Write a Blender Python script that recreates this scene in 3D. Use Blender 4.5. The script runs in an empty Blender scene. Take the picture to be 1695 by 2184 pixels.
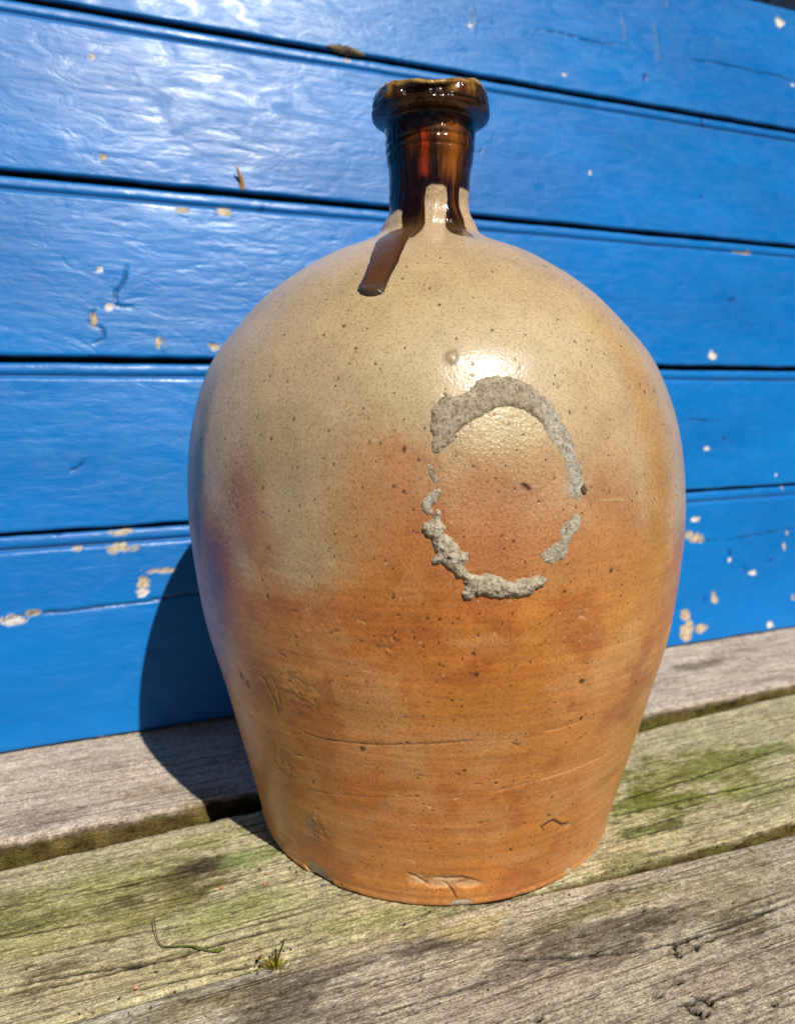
import bpy, math, random
import numpy as np

R = math.radians
scene = bpy.context.scene
COL = scene.collection

# ------------------------------------------------------------------ camera, sky, sun, exposure
CAM_H, CAM_D, PITCH, YAW, FPX = 0.265487, 0.45, R(9.63008), 0.0527749, 1550.0   # FPX: focal length for a picture 1695 wide
cam_d = bpy.data.cameras.new("camera"); cam = bpy.data.objects.new("camera", cam_d); COL.objects.link(cam)
cam.location = (0, -CAM_D, CAM_H); cam.rotation_euler = (R(90) - PITCH, 0, YAW)
cam_d.sensor_fit = 'HORIZONTAL'; cam_d.sensor_width = 36.0; cam_d.lens = FPX / 1695.0 * 36.0
cam_d.clip_start = 0.01; cam_d.clip_end = 3000
cam_d.dof.use_dof = True; cam_d.dof.focus_distance = 0.315; cam_d.dof.aperture_fstop = 13.0
scene.camera = cam

SUN_EL, SUN_AZ = R(50.0), R(35.0)                       # azimuth measured from straight behind the camera, to the right
S = np.array([math.sin(SUN_AZ) * math.cos(SUN_EL), -math.cos(SUN_AZ) * math.cos(SUN_EL), math.sin(SUN_EL)])
world = bpy.data.worlds.new("World"); scene.world = world; world.use_nodes = True
nt = world.node_tree; nt.nodes.clear()
sky = nt.nodes.new('ShaderNodeTexSky'); sky.sky_type = 'NISHITA'; sky.sun_disc = False
sky.air_density = 0.28; sky.dust_density = 0.2; sky.sun_elevation = SUN_EL; sky.sun_rotation = math.atan2(S[0], S[1])
bg = nt.nodes.new('ShaderNodeBackground'); bg.inputs['Strength'].default_value = 0.05
wo = nt.nodes.new('ShaderNodeOutputWorld')
nt.links.new(sky.outputs[0], bg.inputs[0]); nt.links.new(bg.outputs[0], wo.inputs[0])
sun_d = bpy.data.lights.new("sun", 'SUN'); sun_d.energy = 5.0; sun_d.angle = R(0.53); sun_d.color = (1.0, 0.95, 0.87)
sun = bpy.data.objects.new("sun", sun_d); COL.objects.link(sun); sun.location = tuple(S * 5)
from mathutils import Vector
sun.rotation_euler = Vector(tuple(S)).to_track_quat('Z', 'Y').to_euler()
scene.view_settings.view_transform = 'Standard'; scene.view_settings.look = 'None'
scene.view_settings.exposure = -0.20; scene.view_settings.gamma = 1.0
scene.cycles.max_bounces = 6

# ------------------------------------------------------------------ numeric helpers
def lin(r, g, b):
    c = np.array([r, g, b], float) / 255
    return np.where(c <= .04045, c / 12.92, ((c + .055) / 1.055) ** 2.4)

def sstep(a, b, x):
    t = np.clip((x - a) / (b - a), 0, 1); return t * t * (3 - 2 * t)

def perlin(x, y, z, seed=0):
    xi, yi, zi = np.floor(x).astype(np.int64), np.floor(y).astype(np.int64), np.floor(z).astype(np.int64)
    xf, yf, zf = x - xi, y - yi, z - zi
    def grad(i, j, k, dx, dy, dz):
        h = (i * 374761393 + j * 668265263 + k * 2147483647 + seed * 974711) & 0xffffffff
        h = ((h ^ (h >> 13)) * 1274126177) & 0xffffffff
        h = h ^ (h >> 16)
        a = (h & 255) / 255 * 2 - 1; b = ((h >> 8) & 255) / 255 * 2 - 1; c = ((h >> 16) & 255) / 255 * 2 - 1
        return a * dx + b * dy + c * dz
    u, v, w = (t * t * t * (t * (t * 6 - 15) + 10) for t in (xf, yf, zf))
    o = 0
    for i in (0, 1):
        for j in (0, 1):
            for k in (0, 1):
                o = o + (u if i else 1 - u) * (v if j else 1 - v) * (w if k else 1 - w) * grad(xi + i, yi + j, zi + k, xf - i, yf - j, zf - k)
    return o * 1.2

def fbm(x, y, z, octv=3, seed=0, gain=.5):
    o, a, f = 0, 1.0, 1.0
    for k in range(octv):
        o = o + a * perlin(x * f, y * f, z * f, seed + k * 17); a *= gain; f *= 2.03
    return o

def poly_sd(px, py, poly):
    """signed distance to a closed polygon, negative inside"""
    P = np.asarray(poly, float); Q = np.roll(P, -1, 0)
    d = np.full(px.shape, 1e9); ins = np.zeros(px.shape, bool)
    for (ax, ay), (bx, by) in zip(P, Q):
        ex, ey = bx - ax, by - ay
        t = np.clip(((px - ax) * ex + (py - ay) * ey) / (ex * ex + ey * ey + 1e-18), 0, 1)
        d = np.minimum(d, (px - ax - t * ex) ** 2 + (py - ay - t * ey) ** 2)
        c = (ay > py) != (by > py)
        ins ^= c & (px < (bx - ax) * (py - ay) / (by - ay + 1e-18) + ax)
    d = np.sqrt(d); return np.where(ins, -d, d)

def line_d(px, py, pts):
    """distance to an open polyline, and the fraction along it"""
    d = np.full(px.shape, 1e9); f = np.zeros(px.shape); n = len(pts) - 1
    for k in range(n):
        (ax, ay), (bx, by) = pts[k], pts[k + 1]
        ex, ey = bx - ax, by - ay
        t = np.clip(((px - ax) * ex + (py - ay) * ey) / (ex * ex + ey * ey + 1e-18), 0, 1)
        q = np.hypot(px - ax - t * ex, py - ay - t * ey)
        m = q < d; d = np.where(m, q, d); f = np.where(m, (k + t) / n, f)
    return d, f

# survey of the photograph: the viewing ray of a photo point (1695 wide), met with the real surfaces
EYE = np.array([0, -CAM_D, CAM_H])
def ray(x, y):
    u = (x - 847.5) / FPX; w = (1092.0 - y) / FPX
    fw = math.cos(PITCH) + math.sin(PITCH) * w; up = -math.sin(PITCH) + math.cos(PITCH) * w
    c, s = math.cos(YAW), math.sin(YAW)
    return np.array([u * c - fw * s, u * s + fw * c, up])
WD = np.array([0.911753118, 0.410738665, 0.0])          # along the wall, to the right
WN = np.array([WD[1], -WD[0], 0.0])                     # out of the wall, towards the camera
WALL_T = -0.1563                                        # foot of the wall face, measured along WN from the jug's axis
WALL_LEAN = R(12)                                       # the boarding leans back from the planks
WF = WN * math.cos(WALL_LEAN) + np.array([0, 0, math.sin(WALL_LEAN)])      # out of the leaning face
WU = np.array([0, 0, math.cos(WALL_LEAN)]) - WN * math.sin(WALL_LEAN)      # up the leaning face
def on_wall(x, y):
    d = ray(x, y); q = EYE + d * (((WN * WALL_T - EYE) @ WF) / (d @ WF)); return q @ WD, (q - WN * WALL_T) @ WU
def on_bench(x, y):
    d = ray(x, y); q = EYE + d * (-EYE[2] / d[2]); return q @ WD, q @ WN
WALL_ROT = math.atan2(WD[1], WD[0])

# ------------------------------------------------------------------ object helpers
def tag(o, label=None, cat=None, group=None, kind=None):
    for k, v in (('label', label), ('category', cat), ('group', group), ('kind', kind)):
        if v: o[k] = v
    return o

def empty(name, loc=(0, 0, 0), rz=0):
    o = bpy.data.objects.new(name, None); COL.objects.link(o); o.location = loc; o.rotation_euler = (0, 0, rz)
    o.empty_display_size = .05; return o

def mesh_obj(name, V, F, mat, parent=None, cols=None, attrs=None, normals=None, smooth=True):
    """V (n,3), F (m,4) or (m,3) index arrays or a list of faces"""
    me = bpy.data.meshes.new(name)
    V = np.asarray(V, np.float32)
    if isinstance(F, np.ndarray):
        k = F.shape[1]
        me.vertices.add(len(V)); me.vertices.foreach_set('co', V.ravel())
        me.loops.add(F.size); me.loops.foreach_set('vertex_index', F.astype(np.int32).ravel())
        me.polygons.add(len(F)); me.polygons.foreach_set('loop_start', np.arange(0, F.size, k, dtype=np.int32))
        me.update(calc_edges=True)
    else:
        me.from_pydata([tuple(map(float, v)) for v in V], [], F)
    me.polygons.foreach_set('use_smooth', np.full(len(me.polygons), smooth))
    if cols is not None:
        a = me.attributes.new('Col', 'FLOAT_COLOR', 'POINT')
        c = np.ones((len(V), 4), np.float32); c[:, :3] = cols; a.data.foreach_set('color', c.ravel())
    for n_, v in (attrs or {}).items():
        a = me.attributes.new(n_, 'FLOAT', 'POINT'); a.data.foreach_set('value', np.asarray(v, np.float32).ravel())
    me.validate()
    if normals is not None:
        me.normals_split_custom_set_from_vertices(np.asarray(normals, np.float32))
    me.materials.append(mat); me.update()
    o = bpy.data.objects.new(name, me); COL.objects.link(o)
    if parent: o.parent = parent
    return o

def grid_faces(nr, nc, wrap=False):
    i = np.arange(nr - 1)[:, None]; j = np.arange(nc if wrap else nc - 1)[None]
    j2 = (j + 1) % nc
    return np.stack(np.broadcast_arrays(i * nc + j, i * nc + j2, (i + 1) * nc + j2, (i + 1) * nc + j), -1).reshape(-1, 4)

def tube(pts, rad, n=8):
    pts = np.asarray(pts, float); rad = np.broadcast_to(rad, len(pts)); T = np.gradient(pts, axis=0)
    V = []
    for p, t, r in zip(pts, T, rad):
        t = t / np.linalg.norm(t); a = np.cross(t, [0.13, 0.2, 0.97]); a /= np.linalg.norm(a) + 1e-9; b = np.cross(t, a)
        for k in range(n):
            w = 2 * math.pi * k / n; V.append(p + r * (math.cos(w) * a + math.sin(w) * b))
    F = [tuple(int(q) for q in f) for f in grid_faces(len(pts), n, True)]
    F += [tuple(range(n - 1, -1, -1)), tuple((len(pts) - 1) * n + k for k in range(n))]
    return V, F

class NT:
    """small node builder"""
    def __init__(s, name):
        s.m = bpy.data.materials.new(name); s.m.use_nodes = True; s.t = s.m.node_tree; s.b = s.t.nodes['Principled BSDF']
    def n(s, typ, **kw):
        o = s.t.nodes.new(typ)
        for k, v in kw.items():
            if k in o.inputs.keys(): 
                if hasattr(v, 'is_output') : s.t.links.new(v, o.inputs[k])
                else: o.inputs[k].default_value = v
            else: setattr(o, k, v)
        return o
    def l(s, a, b): s.t.links.new(a, b)
    def attr(s, name): return s.n('ShaderNodeAttribute', attribute_name=name)
    def coords(s, scale, rnd=False):
        tc = s.n('ShaderNodeTexCoord'); v = tc.outputs['Object']
        if rnd:
            oi = s.n('ShaderNodeObjectInfo'); m = s.n('ShaderNodeMath', operation='MULTIPLY'); s.l(oi.outputs['Random'], m.inputs[0]); m.inputs[1].default_value = 7.3
            a = s.n('ShaderNodeVectorMath', operation='ADD'); s.l(v, a.inputs[0]); s.l(m.outputs[0], a.inputs[1]); v = a.outputs[0]
        mp = s.n('ShaderNodeMapping'); s.l(v, mp.inputs[0]); mp.inputs['Scale'].default_value = scale; return mp.outputs[0]
    def noise(s, vec, scale=1, detail=3, rough=.5, dist=0):
        o = s.n('ShaderNodeTexNoise'); s.l(vec, o.inputs['Vector']); o.inputs['Scale'].default_value = scale
        o.inputs['Detail'].default_value = detail; o.inputs['Roughness'].default_value = rough; o.inputs['Distortion'].default_value = dist
        return o.outputs['Fac']
    def ramp(s, f, stops):
        o = s.n('ShaderNodeValToRGB'); s.l(f, o.inputs[0]); e = o.color_ramp.elements
        while len(e) < len(stops): e.new(.5)
        for q, (p, c) in zip(e, stops):
            q.position = p; q.color = (c, c, c, 1) if not hasattr(c, '__len__') else (*c, 1)
        return o.outputs[0]
    def mix(s, a, b, f, mode='MIX'):
        o = s.n('ShaderNodeMix', data_type='RGBA', blend_type=mode)
        for v, k in ((f, 0), (a, 6), (b, 7)):
            if hasattr(v, 'is_output'): s.l(v, o.inputs[k])
            else: o.inputs[k].default_value = v if k == 0 else (*v, 1)
        return o.outputs[2]
    def math(s, op, a, b=0.0):
        o = s.n('ShaderNodeMath', operation=op)
        for v, k in ((a, 0), (b, 1)):
            if hasattr(v, 'is_output'): s.l(v, o.inputs[k])
            else: o.inputs[k].default_value = v
        return o.outputs[0]
    def bump(s, h, dist, strength=1.0, prev=None):
        o = s.n('ShaderNodeBump'); s.l(h, o.inputs['Height']); o.inputs['Distance'].default_value = dist
        if hasattr(strength, 'is_output'): s.l(strength, o.inputs['Strength'])
        else: o.inputs['Strength'].default_value = strength
        if prev: s.l(prev, o.inputs['Normal'])
        return o.outputs[0]
    def out(s, base=None, rough=None, normal=None, **kw):
        for v, k in ((base, 'Base Color'), (rough, 'Roughness'), (normal, 'Normal')):
            if v is None: continue
            if hasattr(v, 'is_output'): s.l(v, s.b.inputs[k])
            else: s.b.inputs[k].default_value = (*v, 1) if hasattr(v, '__len__') else v
        for k, v in kw.items(): s.b.inputs[k].default_value = v
        return s.m

# ------------------------------------------------------------------ materials
def mat_ceramic():
    q = NT('salt_glazed_stoneware'); v = q.coords((1, 1, 1)); c = q.attr('Col').outputs['Color']
    matte = q.attr('matte').outputs['Fac']
    n1 = q.noise(v, 760, 3, .6); n2 = q.noise(v, 1700, 2, .6)
    c1 = q.mix(c, q.mix(c, (.66, .54, .42), 1.0, 'MULTIPLY'), q.math('MULTIPLY', q.ramp(n1, [(.47, 0), (.70, .85)]), matte))
    c1 = q.mix(c1, q.mix(c1, (1.14, 1.12, 1.08), 1.0, 'MULTIPLY'), q.math('MULTIPLY', q.ramp(n2, [(.42, 0), (.6, 1)]), matte))
    # iron specks
    vo = q.n('ShaderNodeTexVoronoi', feature='F1'); q.l(v, vo.inputs['Vector']); vo.inputs['Scale'].default_value = 230
    sel = q.math('MULTIPLY', q.ramp(vo.outputs['Distance'], [(.10, 1), (.17, 0)]), q.math('GREATER_THAN', q.n('ShaderNodeSeparateColor', Color=vo.outputs['Color']).outputs[0], .80))
    c1 = q.mix(c1, (.085, .05, .03), q.math('MULTIPLY', q.math('MULTIPLY', sel, matte), .8))
    nb = q.noise(v, 650, 3, .55); nb2 = q.noise(v, 120, 2, .5)
    b = q.bump(nb2, .0009, .25); b = q.bump(nb, .0006, q.attr('peel').outputs['Fac'], b)
    return q.out(c1, q.math('ADD', q.attr('rough').outputs['Fac'], q.math('MULTIPLY', q.math('SUBTRACT', n1, .5), .25)), b, **{'IOR': 1.5})

def mat_paint():
    q = NT('blue_gloss_paint'); c = q.attr('Col').outputs['Color']
    g = q.noise(q.coords((9, 1, 210), True), 1, 4, .55, .4); g2 = q.noise(q.coords((38, 38, 120), True), 1, 4, .6, .6); g3 = q.noise(q.coords((3.5, 3.5, 9), True), 1, 3, .5)
    c1 = q.mix(c, q.mix(c, (.80, .84, .90), 1.0, 'MULTIPLY'), q.ramp(g3, [(.42, 0), (.62, .8)]))
    c1 = q.mix(c1, q.mix(c1, (1.5, 1.12, 1.03), 1.0, 'MULTIPLY'), q.ramp(g2, [(.52, 0), (.75, .5)]))
    h = q.noise(q.coords((28, 1, 760), True), 1, 3, .6, .3); w = q.noise(q.coords((26, 26, 60), True), 1, 4, .6, 1.2); b = q.bump(g, .0008, .16); b = q.bump(g2, .0020, .20, b); b = q.bump(w, .0042, .16, b); b = q.bump(h, .0004, .26, b)
    return q.out(c1, q.math('ADD', q.attr('rough').outputs['Fac'], q.math('MULTIPLY', q.math('SUBTRACT', w, .5), .60)), b, **{'IOR': 1.47})

def mat_plank():
    q = NT('weathered_timber'); c = q.attr('Col').outputs['Color']
    g = q.noise(q.coords((38, 760, 760), True), 1, 5, .70, .6); f = q.noise(q.coords((620, 1250, 1250), True), 1, 4, .72); s = q.noise(q.coords((170, 330, 330), True), 1, 5, .72, .5)
    c1 = q.mix(c, q.mix(c, (.42, .38, .33), 1.0, 'MULTIPLY'), q.ramp(g, [(.50, 0), (.62, .85)]))
    c1 = q.mix(c1, q.mix(c1, (1.6, 1.58, 1.52), 1.0, 'MULTIPLY'), q.ramp(f, [(.48, 0), (.60, 1)]))
    c1 = q.mix(c1, q.mix(c1, (.50, .47, .43), 1.0, 'MULTIPLY'), q.ramp(s, [(.52, 0), (.64, .75)]))
    c1 = q.mix(c1, q.mix(c1, (.42, .39, .35), 1.0, 'MULTIPLY'), q.ramp(f, [(.34, 1), (.46, 0)]))
    k = q.noise(q.coords((8, 900, 900), True), 1, 3, .6, .3); c1 = q.mix(c1, q.mix(c1, (.30, .26, .21), 1.0, 'MULTIPLY'), q.ramp(k, [(.585, 0), (.64, .85)]))
    b = q.bump(g, .0009, .55); b = q.bump(f, .0006, .9, b); b = q.bump(s, .0009, .6, b)
    return q.out(c1, .85, b, **{'IOR': 1.35, 'Specular IOR Level': .2})

def mat_mortar():
    q = NT('old_mortar'); v = q.coords((1, 1, 1)); c = q.attr('Col').outputs['Color']
    n1 = q.noise(v, 640, 5, .75); n2 = q.noise(v, 2600, 3, .6)
    c1 = q.mix(c, q.mix(c, (.42, .35, .26), 1.0, 'MULTIPLY'), q.ramp(n1, [(.51, 0), (.62, .9)]))
    c1 = q.mix(c1, q.mix(c1, (1.25, 1.25, 1.25), 1.0, 'MULTIPLY'), q.ramp(n2, [(.5, 0), (.65, 1)]))
    return q.out(c1, .9, q.bump(n2, .0006, .8, q.bump(n1, .0016, .9)))

def mat_col(name, rough=.7, scale=300, amt=.35, spec=.4):
    q = NT(name); c = q.attr('Col').outputs['Color']; n1 = q.noise(q.coords((1, 1, 1)), scale, 4, .6)
    return q.out(q.mix(c, q.mix(c, (.45, .42, .38), 1.0, 'MULTIPLY'), q.ramp(n1, [(.45, 0), (.7, amt * 2)])), rough, q.bump(n1, .0004, .5))

M_CER, M_PAINT, M_PLANK, M_MORT = mat_ceramic(), mat_paint(), mat_plank(), mat_mortar()
M_BITS = mat_col('small_bits'); M_PLANT = mat_col('green_plant', .6, 800, .2)

# ------------------------------------------------------------------ ground
def build_ground():
    q = NT('garden_soil'); v = q.coords((1, 1, 1)); n1 = q.noise(v, 3, 5, .6); n2 = q.noise(v, 60, 4, .6)
    m = q.out(q.mix((.05, .06, .022), (.11, .085, .05), q.ramp(n1, [(.4, 0), (.62, 1)])), .95, q.bump(n2, .02, .6))
    n = 41; x = np.sign(np.linspace(-1, 1, n)) * np.abs(np.linspace(-1, 1, n)) ** 4 * 900
    X, Y = np.meshgrid(x, x); Z = -.112 + 0 * X
    o = mesh_obj('ground', np.stack([X, Y, Z], -1).reshape(-1, 3), grid_faces(n, n), m); tag(o, kind='structure')
build_ground()

# ------------------------------------------------------------------ the blue boarded wall
# paint losses: photo x, y, half width, half height, kind (t tan wood, w pale primer, d dent, s stain)
CHIPS = [(197, 122, 7, 7, 'w'), (220, 335, 9, 8, 't'), (388, 447, 13, 7, 't'), (475, 450, 17, 11, 't'), (214, 575, 4, 7, 'w'), (234, 653, 9, 10, 'w'),
         (200, 684, 7, 17, 't'), (337, 732, 6, 14, 't'), (457, 743, 9, 9, 't'), (1663, 46, 17, 14, 'w'), (1002, 53, 4, 4, 'w'), (1258, 369, 6, 7, 'w'),
         (1203, 159, 4, 5, 'w'), (1519, 757, 17, 12, 'w'), (1587, 538, 34, 5, 't'), (259, 1134, 26, 6, 't'), (257, 1169, 29, 11, 't'), (166, 1170, 11, 5, 't'),
         (304, 1243, 15, 15, 't'), (303, 1265, 14, 9, 'w'), (348, 1217, 32, 5, 't'), (28, 1322, 21, 9, 'w'), (70, 1308, 17, 5, 't'), (143, 1590, 14, 5, 't'),
         (215, 1576, 6, 3, 'w'), (1544, 935, 6, 6, 'd'), (1507, 956, 9, 6, 'w'), (1482, 1107, 17, 8, 'w'), (1486, 1148, 26, 14, 't'), (1470, 1140, 16, 10, 't'), (1678, 1136, 6, 8, 't'),
         (1671, 1165, 7, 12, 't'), (1556, 1178, 7, 10, 'd'), (1555, 1194, 8, 7, 'w'), (1590, 1213, 8, 8, 'd'), (1606, 1222, 16, 7, 'w'), (1641, 1195, 6, 5, 'd'),
         (1523, 1277, 13, 17, 't'), (1461, 1312, 17, 17, 't'), (1462, 1346, 24, 21, 't'), (1496, 1341, 20, 13, 't'), (1470, 1330, 17, 14, 't'), (1464, 1364, 14, 9, 't'),
         (1641, 1333, 14, 10, 'w'), (1691, 1275, 6, 9, 't'), (1502, 1276, 4, 5, 'd'), (1668, 1039, 6, 4, 't'), (1690, 180, 8, 5, 'w'), (20, 1326, 9, 8, 'w'), (5, 1323, 5, 6, 'w'),
         (740, 128, 10, 4, 't'), (560, 445, 8, 4, 'd'), (1422, 5, 5, 14, 's'), (1655, 1013, 5, 4, 'w'), (120, 1136, 9, 4, 'd'), (1400, 90, 5, 60, 's'), (1330, 60, 4, 40, 's'), (1010, 40, 5, 34, 's'), (350, 730, 5, 18, 's'), (458, 738, 14, 4, 't'), (1500, 260, 4, 30, 'd'), (1375, 165, 9, 12, 'd'), (1560, 640, 16, 10, 'd'), (1495, 420, 7, 5, 'd')]
CRACKS = [([(0, 1325), (70, 1308), (150, 1302), (230, 1292), (300, 1284), (395, 1268), (480, 1262)], 3.0), ([(1142, 62), (1200, 70), (1260, 88), (1312, 95)], 2.2),
          ([(1472, 127), (1530, 133), (1600, 150), (1667, 163), (1700, 180)], 2.4), ([(270, 566), (265, 600), (245, 625), (250, 652), (285, 655)], 2.5),
          ([(200, 660), (192, 690), (218, 700), (222, 722), (198, 733)], 2.5), ([(1470, 1155), (1560, 1150), (1640, 1135), (1695, 1126)], 1.6),
          ([(150, 1003), (165, 998), (180, 983)], 2.2), ([(1150, 1180), (1170, 1190)], 2), ([(1468, 893), (1500, 897), (1540, 898)], 1.6)]
WALL_Z = [.0020, .1629, .2970, .4405, .5799, .7273]
GAPS = [.0020, .0046, .0040, .0040, .004]              # dark joint over each board
WS = np.concatenate([np.linspace(-1.3, -.36, 24)[:-1], np.arange(-.36, .60, .00145), np.linspace(.6, 1.7, 26)])

def build_wall():
    wall = tag(empty('plank_wall', tuple(WN * WALL_T), WALL_ROT),
               'bright blue painted wall of horizontal boards with flaking paint behind the jug', 'wall')
    wall.rotation_euler = (-WALL_LEAN, 0, WALL_ROT)
    base = np.array([.0005, .188, .585])
    chips = [(*on_wall(x, y), rx * .00034, ry * .00034, k) for x, y, rx, ry, k in CHIPS]
    chips = [(s, z, max(rx, .002), max(rz, .0018), k) for s, z, rx, rz, k in chips]
    cracks = [([on_wall(*p) for p in pts], w * .00034) for pts, w in CRACKS]
    rng = random.Random(4)
    for k in range(36):                                  # many small nicks as well
        s = rng.uniform(-1.2, 1.6); z = rng.choice([rng.uniform(.01, .7), rng.uniform(.005, .16)])
        chips.append((s, z, rng.uniform(.0008, .0022), rng.uniform(.0008, .0018), rng.choice('wtdd')))
    for i in range(5):
        z0, z1 = WALL_Z[i], WALL_Z[i + 1] - (GAPS[i] if i < 4 else 0)
        # section, bottom to top: back of the lower edge, face, V groove, bead, tongue
        zf = np.arange(z0 + .0016, z1 - .0140, .00145)
        yz = [(-.019, z0), (-.004, z0), (-.0012, z0 + .0003)] + [(0.0, z) for z in zf]
        if i < 4:
            yz += [(-.0003, z1 - .0132), (-.0012, z1 - .0122), (-.0024, z1 - .0112), (-.0026, z1 - .0102), (-.0016, z1 - .0094), (-.0006, z1 - .0084), (-.0004, z1 - .0066),
                   (-.0004, z1 - .0045), (-.0007, z1 - .0028), (-.0014, z1 - .0012), (-.0026, z1 - .0003), (-.0042, z1 - .0001), (-.0110, z1), (-.0125, z1 + .001), (-.0128, z1 + GAPS[i] + .006), (-.019, z1 + GAPS[i] + .006)]
        else:
            yz += [(0, z1 - .011), (0, z1 - .006), (-.0004, z1 - .002), (-.0018, z1 - .0004), (-.004, z1), (-.021, z1)]
        yz = np.array(yz); nr, nc = len(yz), len(WS)
        Sx = np.broadcast_to(WS[None], (nr, nc)); Z = np.broadcast_to(yz[:, 1:2], (nr, nc)).copy(); Y = np.broadcast_to(yz[:, :1], (nr, nc)).copy()
        edge = .0010 * fbm(WS * 24, WS * 0 + i * 3.1, WS * 0, 4, 31)[None] * np.exp(-((Z - z0) / .004) ** 2)
        Z = Z + edge + .0005 * fbm(WS * 30, WS * 0 + i * 7.7, WS * 0, 4, 37)[None] * np.exp(-((Z - z1) / .012) ** 2)
        front = (Y > -.006)
        Y = Y + front * (.0006 * fbm(Sx * 5, Z * 14, Z * 0 + i * 5, 3, 11) + .00016 * fbm(Sx * 22, Z * 170, Z * 0 + i * 9, 3, 12))
        c = np.broadcast_to(base, (nr, nc, 3)).copy(); rough = np.full((nr, nc), .395)
        k = fbm(Sx * 5, Z * 16, Z * 0 + i, 4, 21)
        c *= (1 + .16 * k)[..., None]
        joint_shade = sstep(-.0018, -.0034, Y)[..., None]; c = c * (1 - joint_shade) + np.array([.010, .011, .013]) * joint_shade; rough = rough + .5 * joint_shade[..., 0]  # joint recesses coloured near-black: the gap's shade put into the colour
        wz = fbm(Sx * 90, Z * 140, Z * 0, 3, 5); wz2 = fbm(Sx * 300, Z * 300, Z * 0, 2, 9)
        for s, z, rx, rz, kind in chips:
            if z < z0 - .03 or z > z1 + .03: continue
            m = (abs(Sx - s) < rx * 2.4) & (abs(Z - z) < rz * 2.4)
            if not m.any(): continue
            d = np.hypot((Sx[m] - s) / rx, (Z[m] - z) / rz) - 1.05 + .75 * wz[m] + .5 * wz2[m]
            a = sstep(.14, -.14, d)
            if kind == 'd': col, a, dep, rg = np.array([.0035, .06, .27]), a * .75, .0007, .4
            elif kind == 's': col, a, dep, rg = np.array([.16, .20, .16]), a * .35, 0, .6
            elif kind == 'w': col, dep, rg = lin(232, 224, 214), .0005, .75
            else: col, dep, rg = lin(202, 184, 154), .0006, .8
            v = 1 + .7 * wz2[m] + .3 * wz[m]
            c[m] = c[m] * (1 - a[:, None]) + col * a[:, None] * v[:, None]
            rough[m] = rough[m] * (1 - a) + rg * a
            Y[m] -= dep * a - .00035 * np.exp(-(d / .25) ** 2)
        for pts, w in cracks:
            d, f = line_d(Sx, Z, pts); d = d + .0006 * wz2
            a = sstep(w * 1.5, w * .3, d) * (1 - .6 * (abs(f - .5) * 2) ** 4)
            c *= (1 - .72 * a)[..., None]; Y -= .0012 * a
        V = np.stack([Sx, -Y, Z], -1).reshape(-1, 3)       # local y points into the wall
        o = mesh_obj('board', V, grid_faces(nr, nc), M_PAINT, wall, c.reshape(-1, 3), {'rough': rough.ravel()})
build_wall()

# ------------------------------------------------------------------ the weathered planks
PS = np.concatenate([np.linspace(-1.3, -.36, 30)[:-1], np.arange(-.36, .50, .0013), np.linspace(.5, 1.6, 30)])
def plank_edges():
    s = PS; n = lambda k, a, f: a * fbm(s * f, s * 0 + k, s * 0, 4, 41)
    a0 = s * 0 - .20; a1 = -.0395 - .016 * s * (s > .1) + n(1, .0012, 30) - sstep(.0, -.16, s) * abs(n(5, .006, 48))
    b0 = np.interp(s, [-.5, -.26, -.137, .18, .318, .6], [-.010, -.0129, -.0185, -.0185, -.027, -.034]) + n(2, .0014, 55)
    b1 = np.interp(s, [-.6, -.13, -.02, .06, .2, .6], [.1095, .1085, .1082, .1122, .1132, .118]) + n(3, .0005, 26)
    c0 = b1 + np.interp(s, [-.6, -.06, .0, .19, .6], [.0006, .0007, .0022, .0105, .03])
    return [(a0, a1), (b0, b1), (c0, s * 0 + .262)]
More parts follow.
